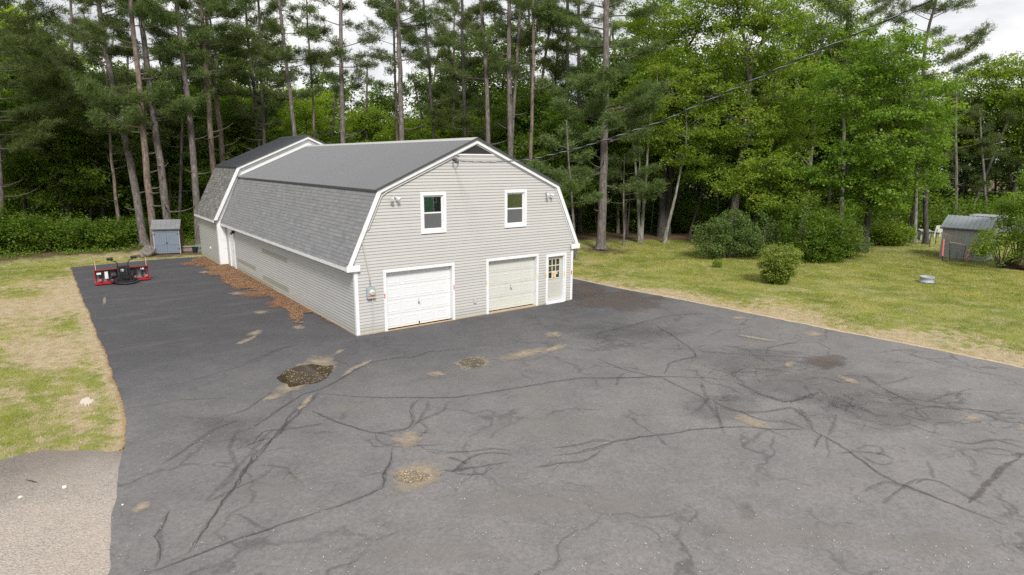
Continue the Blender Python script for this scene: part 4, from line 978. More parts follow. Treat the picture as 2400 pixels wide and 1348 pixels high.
hd = Vector(ptsx[-1]); mh = MB().tube([hd, hd+Vector((.10, -.06, .03)), hd+Vector((.2, -.12, -.04))], [.03, .05, .055], 10).build('weatherhead', M['galv'], bld)
w_ = MB()
for i in range(3):
    a0 = hd+Vector((.2, -.12, -.05)); w_.tube([a0, a0+Vector((-.05-.05*i, -.04, -.12)), a0+Vector((-.28, -.03, -.10+.05*i)), a0+Vector((-.25, -.02, .08)), a0+Vector((.0, -.04, .12))], .008, 5)
w_.build('drip_loop', M['black'], mh)
q = FX(1113, 706, -.02); MB().box(q[0]-.06, q[0]+.06, -.06, -.021, q[2]-.08, q[2]+.08).build('outlet_box', M['conduit'], bld, bevel=.01)
# overhead service cable: two insulated strands twisted round a bare one
A = np.array(tuple(hd+Vector((.2, -.12, .08))))
cpx = [(1061, 377), (1110, 379.5), (1165, 380), (1240, 374.5), (1330, 354), (1400, 334), (1550, 285), (1700, 217), (1850, 149), (2000, 82), (2090, 43), (2180, 2), (2400, -108), (2700, -280)]
i0, i1 = 1/np.dot(A-CP, FW), 1/10.8
cab = []
for px, py in cpx: d_ = 1/(i0+(i1-i0)*(px-1061)/(2180-1061)); cab.append(PD(px, py, d_))
cab = np.array(cab); s_ = np.r_[0, np.cumsum(np.linalg.norm(np.diff(cab, axis=0), axis=1))]; qn = np.arange(0, s_[-1], .05)
cc = np.stack([np.interp(qn, s_, cab[:, i]) for i in range(3)], -1)
for _ in range(40): cc[1:-1] = (cc[:-2]+2*cc[1:-1]+cc[2:])/4
cable = empty('overhead_cable', tuple(map(float, cc[0])), 0, 'twisted overhead power cable rising from the gable to upper right', 'power cable')
for k_, (mt_, r_) in enumerate(((M['black'], .0085), (M['black'], .0085), (M['galv'], .007))):
    ph = qn*2*PI/.55+k_*2.09; P = cc+RT0*(np.cos(ph)*.012)[:, None]+np.array([0, 0, 1.])*(np.sin(ph)*.012)[:, None]-cc[0]
    MB().tube(P, r_, 5).build('cable_strand', mt_, cable, smooth=True)
# green house behind the viewpoint: seen only as a reflection in the window
gh = empty('green_house', (13.4, -26.0, 0), 0, 'green clapboard house mirrored in the left upstairs window', 'house')
gm = flat('green_clapboard', (.26, .50, .33), .6); w_ = MB(); z = 0
while z < 5.6: w_.hexa([(0, .02, z), (0, .0, z), (4.5, .0, z), (4.5, .02, z), (0, .006, z+.12), (0, 0, z+.12), (4.5, 0, z+.12), (4.5, .006, z+.12)]); z += .12
tag(w_.build('clapboard', gm, gh), kind='stuff'); MB().box(0, 4.5, -6, -.01, 0, 5.6).build('wall', gm, gh); MB().box(4.5, 7.5, -6, -2.5, 0, 4.6).build('side_wing', flat('grey_wing', (.2, .21, .2), .6), gh)
MB().box(4.42, 4.56, -.05, .04, 0, 5.7).build('corner_board', M['white'], gh)
MB().prism_y([(-.3, 5.6), (4.8, 5.6), (2.2, 7.4)], -6.3, .3).build('roof', M['shingle'], gh, tint=.4)
for xx in (5.1,):
    wf = MB().box(xx, xx+1.1, -2.49, -2.44, 2.3, 4.0).build('window_frame', M['white'], gh); MB().box(xx+.1, xx+1.0, -2.439, -2.43, 2.4, 3.1).box(xx+.1, xx+1.0, -2.439, -2.43, 3.2, 3.9).build('pane', M['dark'], wf)
# ================================================================== TREES
def frame(d):
    d = unit(d); r = np.where(np.abs(d[..., 2:3]) < .9, np.array([0, 0, 1.]), np.array([1., 0, 0]))
    u = unit(np.cross(d, r)); return u, np.cross(d, u)
def tubes(mb, P, R, seg=5): mb.tube([tuple(p) for p in P], list(R), seg, cap=False)
def needles(Cn, D, n, ln, wd, up=.35, spread=.75):
    """n slivers per tuft centre Cn with axis D"""
    m = len(Cn); c = np.repeat(Cn, n, 0); d = np.repeat(D, n, 0)
    v = unit(d*.8+rng.normal(0, spread, (m*n, 3))+np.array([0, 0, up])); l = ln*rng.uniform(.6, 1.2, (m*n, 1)); w = wd*rng.uniform(.7, 1.3, (m*n, 1))
    s = unit(np.cross(v, rng.normal(0, 1, (m*n, 3)))); c = c+rng.normal(0, .075, (m*n, 3))
    V = np.stack([c-s*w*.5, c+s*w*.5, c+v*l], 1)
    t = np.clip(np.repeat(rng.normal(.45, .2, m), n)+rng.normal(0, .16, m*n), 0, 1); return V, t
def trunk_path(pts, depth, H):
    W_ = [PD(px, py, depth) for px, py in pts]      # first is lowest
    a, b = W_[0], W_[1] if len(W_) > 1 else W_[0]+np.array([0, 0, 1])
    s = (a-b)/(a[2]-b[2]+1e-9)
    base = a-s*a[2]*.9; base[2] = 0; P = [base] if a[2] > .4 else []
    if not P: W_[0] = W_[0].copy(); W_[0][2] = 0
    P += W_; t = P[-1]; dirn = (P[-1]-P[-2])/(P[-1][2]-P[-2][2]+1e-9)
    if t[2] < H: P.append(np.array([t[0]+dirn[0]*(H-t[2])*.6, t[1]+dirn[1]*(H-t[2])*.6, H]))
    P = np.array(P); return P
def make_trunk(P, r, H, seg=10, taper=.55):
    z = np.r_[0, .15, .45, 1.0, np.arange(2, H, 1.3), H]; x = np.interp(z, P[:, 2], P[:, 0]); y = np.interp(z, P[:, 2], P[:, 1])
    for _ in range(2): x[4:-1] = (x[3:-2]+2*x[4:-1]+x[5:])/4; y[4:-1] = (y[3:-2]+2*y[4:-1]+y[5:])/4
    x[3:] += rng.normal(0, .02, len(x)-3); y[3:] += rng.normal(0, .02, len(x)-3)
    rr = r*(1-taper*np.clip(z/H, 0, 1)**.9); rr[0] *= 1.55; rr[1] *= 1.3; rr[2] *= 1.1; rr[-1] = .03
    return np.stack([x, y, z], -1), rr
def pine(label, depth, wpx, pts, zc=8.0, H=21.5, Lm=3.4, dens=1.0, barkm='bark', needle='pine', dead=6, group=None, low=None, name='pine_tree', nn=9, sparse=1.0, gap=.8, cat='pine tree'):
    P = trunk_path(pts, depth, H); r = wpx/2/FPX*depth*1.15
    base = P[0].copy(); T, RR = make_trunk(P, r, H); T = T-base
    root = empty(name, tuple(map(float, base)), 0, label, cat, group)
    tb = MB(); tubes(tb, T, RR, 12)
    at = lambda z: np.array([np.interp(z, T[:, 2], T[:, 0]), np.interp(z, T[:, 2], T[:, 1]), z]); ar = lambda z: np.interp(z, T[:, 2], RR)
    CN, DD = [], []; br = MB()
    def limb(z, az, ln, rise, droop=.0, tufts=True):
        a = at(z); d = np.array([math.cos(az), math.sin(az), 0]); n = 6; s = np.linspace(0, 1, n); side = np.array([-d[1], d[0], 0]); k = rng.normal(0, .12)
        rise = rise+.45*max(0, (z-zc)/(H-zc)-.25); Q = a+d*(ln*s)[:, None]+np.array([0, 0, 1.])*((rise*s-droop*s**2+.25*s**3)*ln)[:, None]+side*(k*ln*s**2)[:, None]
        tubes(br, Q, np.linspace(max(.02, min(.07, ar(z)*.3)), .012, n), 5)
        if not tufts: return
        nt = int(ln*4.6*dens)+3
        for t in rng.uniform(.32, 1, nt)**.8:
            p = np.array([np.interp(t, s, Q[:, i]) for i in range(3)]); sg = rng.choice((-1, 1)); tl = (1.15-t*.65)*rng.uniform(.5, 1.15)*min(1.2, ln*.4)
            td = unit(d*.75+side*sg*rng.uniform(.3, 1.1)+np.array([0, 0, rng.uniform(-.15, .45)]))
            tubes(br, [p, p+td*tl*.9], [.012, .005], 3)
            m = int(7+tl*11*sparse); u = rng.uniform(.2, 1, m)[:, None]; CN.append(p+td*tl*u+rng.normal(0, .20, (m, 3))*[1, 1, .6]); DD.append(np.repeat(td[None], m, 0))
    z = zc; az = rng.uniform(0, 6.28)
    while z < H-.5:
        f = (z-zc)/(H-zc); prof = Lm*(.55+.9*f if f < .35 else .87*(1-(f-.35)/.65)**.7+.08)
        for k in range(rng.integers(1, 5)):
            az += 2*PI/3.3+rng.normal(0, .5)
            if math.cos(az-TOW) > .45 and rng.random() < .72: continue
            limb(z+rng.normal(0, .12), az, prof*rng.uniform(.35, 1.35), rng.uniform(.0, .22), rng.uniform(0, .15))
        z += gap*rng.uniform(.35, 1.6)
    for q in (low or []): limb(*q)
    for k in range(dead): limb(rng.uniform(2.5, zc), rng.uniform(0, 6.28), rng.uniform(.5, 2.0), rng.uniform(-.15, .2), 0, False)
    tb.build('trunk', M[barkm], root, smooth=True); tag(br.build('branches', M['twig'], root), kind='stuff')
    V, t = needles(np.concatenate(CN), np.concatenate(DD), nn, .20, .034)
    link('crown', soup_mesh('crown', V, M[needle], t), root); return root
def leaves(Cn, n, rad, size, flatness=.35, droop=.3, out=None):
    """n leaves in a flattened spray round each centre"""
    m = len(Cn); rr = rad*np.sqrt(rng.random((m*n, 1))); a = rng.uniform(0, 2*PI, (m*n, 1))
    tilt = np.repeat(rng.normal(0, .35, (m, 2)), n, 0); ox, oy = rr*np.cos(a), rr*np.sin(a)
    off = np.concatenate([ox, oy, ox*tilt[:, :1]+oy*tilt[:, 1:]-droop*rr**2/rad+rng.normal(0, flatness*rad*.5, (m*n, 1))], 1)
    c = np.repeat(Cn, n, 0)+off; d = unit(np.concatenate([np.cos(a), np.sin(a), -.3*np.ones_like(a)], 1)+rng.normal(0, .55, (m*n, 3)))
    nrm = unit(np.array([0, 0, 1.])+rng.normal(0, .55, (m*n, 3))); s = unit(np.cross(d, nrm)); l = size*rng.uniform(.55, 1.25, (m*n, 1)); w = l*.42
    V = np.stack([c, c+d*l*.5+s*w+nrm*l*.06, c+d*l, c+d*l*.5-s*w+nrm*l*.06], 1)
    t = np.clip(np.repeat(rng.normal(.45, .22, m), n)+rng.normal(0, .2, m*n), 0, 1); return V, t
def broadleaf(label, base, r, H, lobes, nspray, nleaf, mat, barkm='bark_dark', size=.15, rad=.5, group=None, name='maple_tree', cat='maple tree', lean=(0, 0), stems=None, copyname=None, flatness=.35):
    """lobes: (dx,dy,z,rx,ry,rz); sprays fill the outer part of every lobe"""
    root = empty(name, (float(base[0]), float(base[1]), 0), 0, label, cat, group)
    tb = MB(); stems = stems or [((0, 0), (lean[0], lean[1]), H*.72, r)]; tips = []
    for (bx, by), (tx, ty), h, rr in stems:
        z = np.linspace(0, h, 9); s = z/h; x = bx+tx*s**1.1+.12*np.sin(s*7+bx*3)*s; y = by+ty*s**1.1+.12*np.cos(s*6)*s-.12*s
        R_ = rr*(1-.7*s); R_[0] *= 1.4; Q = np.stack([x, y, z], -1); tubes(tb, Q, R_, 9); tips.append((Q, R_))
    CN = []; br = MB(); tot = sum(l[3]*l[4]+l[5]*l[3] for l in lobes)
    for l in lobes:
        lc = np.array(l[:3]); ra = np.array(l[3:]); n = max(6, int(nspray*(l[3]*l[4]+l[5]*l[3])/tot))
        u = unit(rng.normal(0, 1, (n, 3))); u[:, 2] *= np.where(u[:, 2] < -.3, .6, 1); k = rng.uniform(.45, 1.08, (n, 1))**.8
        p = lc+u*k*ra*(1+.18*np.sin(u[:, :1]*5+lc[0])*np.cos(u[:, 1:2]*6)); CN.append(p)
        Q, R_ = tips[int(np.argmin([np.abs(q[-1][0]-lc[0])+np.abs(q[-1][1]-lc[1]) for q, _ in tips]))]
        zz = min(max(lc[2]-ra[2]*.9-.25*np.hypot(lc[0], lc[1]), Q[-1][2]*.25), Q[-1][2]*.97); a = np.array([np.interp(zz, Q[:, 2], Q[:, i]) for i in range(3)])
        mid = (a+lc)/2+np.array([0, 0, -.1])*np.linalg.norm(lc-a); tubes(br, [a, mid, lc], [r*.38, r*.26, r*.12], 6)
        for q in p[::3]:
            b = lc+(a-lc)*rng.uniform(0, .5); tubes(br, [b, (b+q)/2+rng.normal(0, .12, 3), q], [r*.09, .02, .008], 4)
    tb.build('trunk', M[barkm], root, smooth=True); tag(br.build('branches', M[barkm], root), kind='stuff')
    V, t = leaves(np.concatenate(CN), int(nleaf*1.35), rad, size*1.08, flatness)
    link('crown', soup_mesh('crown', V, M[mat], t), root); return root
def copy_tree(o, loc, rz, s=1.0, label=None, group=None):
    c = o.copy(); C.objects.link(c); c.location = loc; c.rotation_euler = (0, 0, rz); c.scale = (s, s, s)
    if label: c['label'] = label
    if group: c['group'] = group
    elif 'group' in c: del c['group']
    for ch in o.children: k = ch.copy(); C.objects.link(k); k.parent = c
    return c
az = lambda x, y: math.atan2(y, x)
LFT, RGT, TOW = az(-RT0[0], -RT0[1]), az(RT0[0], RT0[1]), az(-math.sin(_y), -math.cos(_y))
# --- the pines, left to right
pine('leaning pine, third trunk left of the blue shed, bending left towards the top', 43.5, 16, [(339, 570), (317, 437), (299, 354), (276, 258), (253, 138), (235, 55), (230, 0)], 8.8, low=[(9.3, LFT, 4.4, .05), (10.2, LFT+.5, 4.2, .05), (7.8, LFT-.3, 3.6, .0), (9, RGT, 2.5, .1), (12.5, LFT, 5, .12), (14, LFT-.4, 4.5, .1)])
pine('pine with an S-curved base directly left of the blue shed', 40.5, 14.5, [(362, 575), (352, 483), (338, 350), (329, 207), (317, 115), (306, 14)], 9.5, barkm='bark_red', low=[(13, LFT, 3.8, .1)])
pine('pine rising behind the blue shed with broad feathery limbs half way up', 42, 16, [(392, 520), (382, 437), (368, 322), (350, 221), (338, 92), (327, 23)], 11, barkm='bark', needle='pine_front',
     low=[(8.7, LFT, 4.2, .05), (9.1, RGT, 3.6, .08), (8.3, TOW, 3.0, .0), (9.6, TOW+.6, 3.4, .05), (8.0, TOW-.7, 3.2, .0), (9.9, LFT+.5, 4.0, .08), (8.9, RGT-.4, 3.4, .0), (9.4, TOW-.5, 3.8, .05), (7.7, LFT+.2, 3.4, .0), (8.6, TOW+1, 3.2, .05), (9.2, TOW-1, 3.6, .03)])
pine('straight grey-brown pine close to the left rear corner of the garage', 42.5, 14.5, [(466, 560), (460, 460), (448, 299), (432, 161), (419, 60), (414, 0)], 11.5, Lm=3.8, low=[(15.5, RGT, 3.5, .1), (15, LFT, 3.5, .1), (14.3, TOW, 3, .1)], needle='pine_front')
pine('reddish pine, nearer of the pair over the low end of the extension roof', 46, 13, [(507, 470), (499, 405), (488, 221), (478, 115), (474, 46), (473, 0)], 12, barkm='bark_red', low=[(15.5, LFT, 3, .1), (16, RGT, 3.4, .1), (15.8, TOW, 3.2, .0)])
pine('brown pine curving behind the reddish one above the extension roof', 50, 13.5, [(524, 400), (520, 340), (506, 230), (490, 138), (484, 40)], 11, barkm='bark_red')
pine('dark thin pine, left of the twin trunks above the extension ridge', 53, 9, [(608, 360), (604, 300), (598, 207), (584, 138), (578, 40), (575, 0)], 8.5, barkm='bark_dark', dens=.8)
pine('dark thin pine, right of the twin trunks above the extension ridge', 52, 9, [(621, 360), (617, 280), (614, 221), (610, 120), (607, 23)], 9, barkm='bark_dark', dens=.8)
pine('grey pine leaning left above the peak of the extension', 46, 11, [(692, 330), (676, 184), (665, 92), (653, 0)], 10.5, dens=.9)
pine('very slender pine between the extension peak and the straight pine', 50, 6, [(737, 330), (734, 240), (730, 156), (720, 62), (719, 0)], 11, Lm=1.8, dens=.6, sparse=.6, barkm='bark_red')
pine('straight pale-barked pine standing over the far end of the long roof', 46, 12.5, [(804, 336), (801, 218), (800, 125), (799, 0)], 11, dens=.8, Lm=3)
pine('stout grey pine over the middle of the long roof', 46, 13.5, [(942, 330), (938, 187), (934, 62), (931, 0)], 13, dens=.8, Lm=3, dead=14)
pine('thin reddish pine hugging the left side of the stout grey pine', 52, 7, [(931, 320), (929, 249), (923, 78), (921, 0)], 12, Lm=2.8, dens=.6, barkm='bark_red', dead=12)
pine('dark crooked pine right of the stout grey pine', 50, 8.5, [(1017, 327), (1011, 234), (1004, 125), (997, 31), (991, 0)], 9, dens=.9, barkm='bark_dark')
pine('slim pine left of the darker trunk over the roof', 56, 6, [(1063, 310), (1064, 180), (1065, 47), (1066, 0)], 10, dens=.8, Lm=2.6, barkm='bark_red')
pine('dark upright pine just left of the gable peak', 49, 10.5, [(1089, 324), (1086, 156), (1083, 60), (1082, 0)], 8.3, dens=1.0, barkm='bark_dark', low=[(9.3, LFT, 3.2, 0), (8.2, RGT, 3.0, 0), (8.6, TOW, 2.6, 0)])
pine('slate-grey pine rising behind the gable peak', 44, 12, [(1146, 345), (1139, 156), (1131, 62), (1127, 0)], 14, Lm=2.6, dens=.8, low=[(11.6, LFT, 3.0, .05), (13.6, LFT, 3, .05)])
pine('grey pine of a forked pair right of the gable peak', 43, 14, [(1197, 375), (1195, 260), (1194, 218), (1193, 125), (1194, 0)], 12, Lm=3.0, dens=.9)
pine('thinner pine forking off the grey trunk right of the gable peak', 43.6, 9, [(1199, 360), (1203, 265), (1212, 140), (1219, 0)], 13.5, Lm=2.6, dens=.8)
pine('thin pinkish scaly pine standing right of the roof slope', 42, 9, [(1243, 395), (1245, 310), (1248, 249), (1251, 140), (1250, 70), (1250, 0)], 15, Lm=2.2, dens=.6, barkm='bark_red', dead=16)
pine('dark pine deeper in the wood behind the pinkish trunk', 54, 8, [(1246, 330), (1246, 187), (1240, 80), (1239, 0)], 9.5, dens=.9, barkm='bark_dark')
pine('black-barked pine with heavy limbs left of the foreground pine', 52, 12.5, [(1328, 330), (1328, 193), (1331, 93), (1329, 0)], 13, dens=.9, barkm='bark_dark')
pine('second black-barked pine near the foreground pine', 53, 11, [(1358, 330), (1357, 202), (1356, 90), (1356, 0)], 12, dens=.9, barkm='bark_dark')
big = pine('big foreground pine with a bare lower trunk standing on the right lawn', 43.1, 19, [(1408, 586), (1411, 500), (1415, 412), (1417, 321), (1420, 183), (1421, 0)], 9.0, Lm=4.2, H=24, dens=1.15, needle='pine_front', gap=.75,
     low=[(7.6, LFT, 2.6, .1), (8.0, RGT, 3.2, .25), (8.6, LFT+.4, 4.0, .1), (8.2, TOW, 3.0, .0), (9.3, TOW-.5, 3.4, .15), (9.0, RGT-.3, 3.8, .3), (9.8, LFT, 4.2, .15), (9.6, TOW+.6, 3.6, .1), (5.6, LFT+.2, 2.3, -.35), (5.3, LFT+.6, 1.9, -.3), (4.4, RGT-.2, 2.6, -.25), (7.4, TOW+.9, 2.8, 0), (10.4, TOW, 3.5, .15)], dead=9)
pine('short thin reddish trunk standing in the wood left of the leaning pine', 44, 7.5, [(284, 570), (271, 460), (260, 368), (258, 300)], 6.5, H=12, Lm=2.6, barkm='bark_red', dead=5)
pine('pine at the extreme left edge with drooping dark boughs', 41, 12, [(2, 560), (2, 480), (0, 400), (-12, 200)], 6.5, Lm=4.2, H=22, low=[(7.5, RGT, 4.0, 0), (9, RGT, 4.5, .0), (8.4, RGT+.5, 3.8, 0), (10.5, RGT, 4.2, .05), (6.6, RGT-.3, 3.2, .0)])
pine('bushy pine reaching over the top left corner', 36, 13, [(-90, 590), (-95, 300), (-100, 0)], 9, Lm=5.0, H=22, dens=.6, low=[(13.5, RGT, 5, .1), (14.5, RGT-.3, 5.0, .1), (12.3, RGT+.3, 4.6, .1), (15, RGT, 4.8, .05)])
pine('dense young pine filling the gap left of the leaning trunk', 47, 9, [(160, 560), (165, 300), (170, 100)], 5.0, Lm=3.8, H=19, dens=1.2)
pine('dense young pine between the left verge trees', 50, 9, [(80, 560), (80, 300), (75, 150)], 5.5, Lm=3.8, H=18, dens=1.2)
pine('young pine with low dark boughs left of the rear corner', 49, 7, [(420, 560), (424, 400), (428, 250)], 5.2, Lm=3.0, H=16, dens=1.1)
# pitch pine against the open sky
pine('gnarled sparse pitch pine against the open sky at upper right', 47, 10, [(2170, 470), (2166, 300), (2161, 137), (2168, 95), (2190, 20)], 7.0, H=19.5, Lm=2.7, dens=.85, sparse=.8, gap=.95, nn=10, barkm='bark_dark', low=[(14.3, RGT, 4.6, .0), (13.4, RGT, 4.4, .02), (15.6, LFT, 3.4, .1), (16.5, LFT, 3.0, .1), (17.2, RGT, 3.4, .35), (18.2, RGT, 2.8, .3), (16.6, RGT, 3.6, .25), (12.4, RGT-.3, 3.6, .0)])
pine('ragged pine whose boughs poke out above the maples at upper right', 52, 10, [(1975, 400), (1978, 200), (1985, 60), (1990, 0)], 12, H=21, Lm=4.0, dens=.7, low=[(18.2, RGT, 3.6, .1), (17.4, RGT, 3.6, .15)])
# --- broadleaf trees
def at(px, py): return G(px, py)
def wdir(a): return np.array([math.cos(a), math.sin(a)])
def lobe(r_, d_, z, a, b, c): v = RT0[:2]*r_+np.array([math.sin(_y), math.cos(_y)])*d_; return (v[0], v[1], z, a, b, c)
bY = G(2024, 591)
broadleaf('large round-headed maple at the right end of the tree wall beside the open lawn', bY, .24, 15, [lobe(.2, 0, 12.6, 2.7, 2.6, 2.4), lobe(-2.4, .3, 10.2, 2.7, 2.6, 2.5), lobe(2.1, 0, 9.6, 2.5, 2.5, 2.9), lobe(0, -1, 7.2, 3.2, 2.8, 2.4), lobe(2.3, -.3, 5.2, 2.0, 2.2, 1.9), lobe(-2.6, -.6, 5.4, 2.6, 2.3, 1.7), lobe(0, -.6, 3.6, 2.6, 2.2, 1.1), lobe(3.3, .3, 7.6, 1.4, 1.5, 2.0)],
          620, 62, 'maple_mid', size=.15, rad=.55)
b = G(1703, 548)
broadleaf('maple with a thick leaning brown trunk behind the flowering shrub', G(1712, 560), .36, 19, [lobe(0, 0, 14.5, 3.6, 3, 3), lobe(-2.6, -.6, 11.5, 3.0, 2.6, 2.6), lobe(2.8, -.4, 11.4, 3.2, 2.6, 2.8), lobe(.4, -1.5, 8.6, 3.8, 2.6, 2.2), lobe(3.8, -.8, 8.2, 2.6, 2.2, 2.2), lobe(1.8, 0, 17, 3.0, 2.6, 2.4), lobe(2.6, -1.2, 5.6, 2.4, 2.0, 1.6), lobe(-1, .2, 18.2, 2.8, 2.4, 2)],
          560, 58, 'maple', 'bark', size=.16, rad=.6, lean=(.5, -.4))
broadleaf('small lime-green maple hanging over the lawn in front of the dark trunks', G(1615, 556), .10, 9, [lobe(.2, -1.6, 6.5, 2.1, 1.7, 1.2), lobe(1.0, -2.0, 5.2, 1.8, 1.5, .9), lobe(-.8, -1.5, 5.0, 1.2, 1.2, .7), lobe(.6, -1.4, 8.0, 1.5, 1.4, 1.0), lobe(1.6, -1.9, 4.4, 1.0, 1.0, .5)],
          120, 60, 'maple_light', size=.14, rad=.5, lean=(.6, -1.2))
broadleaf('tall pale green maple with its crown cut off by the top edge, mid right', G(1880, 545), .26, 21, [lobe(0, 0, 17, 3.8, 3, 3), lobe(-2.8, 0, 14, 2.9, 2.6, 2.6), lobe(2.2, 0, 14.0, 2.8, 2.6, 2.8), lobe(0, -1, 10.8, 3.4, 2.6, 2.2), lobe(-2, -.6, 8, 2.8, 2.4, 2.0), lobe(.5, 0, 20, 2.8, 2.6, 2.2), lobe(-3.6, .4, 17.6, 2.6, 2.4, 2.6)],
          520, 54, 'maple_light', 'bark_grey', size=.15, rad=.6)
broadleaf('dark-trunked double oak in the shade right of the pale birch', G(1556, 554), .34, 20, [lobe(0, 0, 13, 3.4, 2.8, 2.6), lobe(2.2, -.4, 10.4, 2.9, 2.4, 2.0), lobe(-2.6, 0, 10, 2.7, 2.4, 2.0), lobe(.4, -.6, 7.6, 2.8, 2.4, 1.6), lobe(-.8, 0, 16.5, 3.2, 2.8, 2.4), lobe(2.4, .3, 17, 2.8, 2.4, 2.4)],
          430, 52, 'maple', 'bark_dark', size=.16, rad=.62, stems=[((-.35, 0), (-.2, .3), 14, .30), ((.28, .1), (.6, .2), 14.5, .34)], name='oak_tree', cat='oak tree')
broadleaf('pale birch forking into a V right at the ground', G(1499, 568), .14, 13, [lobe(-.9, 0, 9.6, 2.3, 2.2, 1.7), lobe(.9, 0, 11, 2.2, 2.2, 1.9), lobe(.2, .4, 7.9, 1.9, 1.8, 1.0)], 150, 46, 'maple', 'bark_grey', size=.13, rad=.5,
          stems=[((0, 0), (-1.0, .65), 10, .13), ((.14, 0), (.35, .0), 11, .145), ((.1, .2), (-.2, .3), 9, .08)], name='birch_tree', cat='birch tree')
broadleaf('pale birch leaning to the right beside the dark double trunk', G(1557, 569), .15, 12, [lobe(1.2, 0, 8.5, 2.0, 2.0, 1.6), lobe(.8, 0, 6.4, 1.7, 1.7, 1.2)], 90, 46, 'maple', 'bark_grey', size=.13, rad=.5, stems=[((0, 0), (.95, -.7), 7, .15)], name='birch_tree', cat='birch tree')
broadleaf('leafy maple filling the space above the right roof slope', G(1290, 560), .2, 13, [lobe(0, 0, 6.6, 2.6, 2.3, 1.9), lobe(-1.8, 0, 4.7, 2.2, 2.1, 1.7), lobe(1.8, 0, 4.5, 2.2, 2.1, 1.5), lobe(.6, 0, 9.0, 1.9, 1.9, 1.3), lobe(.8, -.6, 3.2, 1.6, 1.6, .9)], 300, 56, 'maple_dark', size=.15, rad=.55)
broadleaf('dark leafy maple close behind the gable peak', G(1165, 520), .2, 12, [lobe(0, 0, 6.8, 2.4, 2.2, 1.8), lobe(-2.0, 0, 5.8, 2.4, 2.2, 1.4), lobe(2, .4, 6.2, 2.2, 2.2, 1.6), lobe(1, 0, 8.3, 1.5, 1.5, .9)], 260, 54, 'maple_dark', size=.15, rad=.55)
broadleaf('mid green maple with a split trunk between the pines and the right tree wall', G(1475, 530), .24, 20, [lobe(0, 0, 14.5, 3.2, 2.8, 2.6), lobe(-2.4, 0, 11.6, 2.4, 2.3, 2), lobe(2.4, 0, 11, 2.6, 2.4, 2), lobe(0, 0, 8.8, 2.6, 2.4, 1.6), lobe(1.4, 0, 17.8, 3, 2.6, 2.2)], 380, 52, 'maple', size=.16, rad=.6)
broadleaf('low spreading maple with boughs down to the shrubs left of the round clipped bush', G(1790, 585), .14, 8, [lobe(0, 0, 5.6, 2.4, 1.8, 1.4), lobe(-2.0, 0, 4.6, 1.8, 1.6, 1.1), lobe(2.0, -.2, 4.4, 1.9, 1.6, 1.2), lobe(.2, -.4, 3.4, 2.2, 1.5, .9)], 260, 60, 'maple', size=.14, rad=.5)
broadleaf('leafy young maple in the shade right of the foreground pine', G(1470, 552), .09, 9, [lobe(0, 0, 6.6, 1.9, 1.7, 1.5), lobe(1.2, 0, 5.0, 1.6, 1.5, 1.0), lobe(-1.0, .3, 8.4, 1.6, 1.5, 1.2)], 150, 56, 'maple', size=.14, rad=.5)
# backlit broadleaf trees far behind, one of each kind then copies
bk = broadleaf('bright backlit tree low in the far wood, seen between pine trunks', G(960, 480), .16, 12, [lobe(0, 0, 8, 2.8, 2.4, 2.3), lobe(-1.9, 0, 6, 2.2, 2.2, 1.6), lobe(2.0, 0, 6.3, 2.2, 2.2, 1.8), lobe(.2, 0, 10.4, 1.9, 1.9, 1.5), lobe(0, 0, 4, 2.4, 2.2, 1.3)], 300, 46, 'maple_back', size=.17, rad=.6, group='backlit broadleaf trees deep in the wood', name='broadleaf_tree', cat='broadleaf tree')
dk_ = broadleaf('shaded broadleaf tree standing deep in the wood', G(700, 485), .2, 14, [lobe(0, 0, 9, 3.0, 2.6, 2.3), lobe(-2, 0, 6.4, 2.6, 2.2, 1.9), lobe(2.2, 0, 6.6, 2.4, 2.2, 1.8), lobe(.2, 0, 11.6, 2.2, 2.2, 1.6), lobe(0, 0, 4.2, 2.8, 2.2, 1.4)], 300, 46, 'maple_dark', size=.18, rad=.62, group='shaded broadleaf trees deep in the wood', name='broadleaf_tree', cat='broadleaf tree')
LM = [(-20, 'the pine at the extreme left edge'), (160, 'the dense young pine left of the leaning trunk'), (285, 'the leaning pine'), (334, 'the pine with the S-curved base'), (385, 'the pine rising behind the blue shed'), (447, 'the straight pine by the rear corner'), (490, 'the reddish pine'), (512, 'the brown curving pine'), (608, 'the dark twin trunks'), (680, 'the pine leaning over the extension peak'), (734, 'the very slender pine'), (801, 'the pale-barked pine'), (937, 'the stout grey pine'), (1008, 'the dark crooked pine'), (1087, 'the dark upright pine'), (1142, 'the slate-grey pine behind the gable peak'), (1196, 'the forked grey pine'), (1248, 'the pinkish pine'), (1328, 'the black-barked pines'), (1418, 'the big foreground pine'), (1499, 'the V-shaped birch'), (1556, 'the dark double oak'), (1706, 'the thick leaning maple trunk'), (1880, 'the tall pale green maple'), (2035, 'the large round-headed maple'), (2145, 'the stem cluster'), (2260, 'the middle of the grey shed'), (2390, 'the right picture edge')]
USED = {}
def wood_label(kind, px, d_):
    x, nm = min(LM, key=lambda q: abs(q[0]-px)); side = 'left' if px < x else 'right'
    how = 'close behind' if abs(px-x) < 12 else ('just '+side+' of' if abs(px-x) < 45 else 'well '+side+' of')
    t = kind+' '+how+' '+nm
    if t in USED: t = kind+(' farther back, ' if d_ > USED[t] else ' nearer, ')+how+' '+nm
    USED[t] = d_; return t
def place(o, px, depth, s, label=None, group=None):
    p = PD(px, 300, depth); label = label or wood_label('bright backlit tree' if o is bk else 'shaded leafy tree', px, depth); return copy_tree(o, (p[0], p[1], 0), rng.uniform(0, 6.28), s, label, group or o.get('group'))
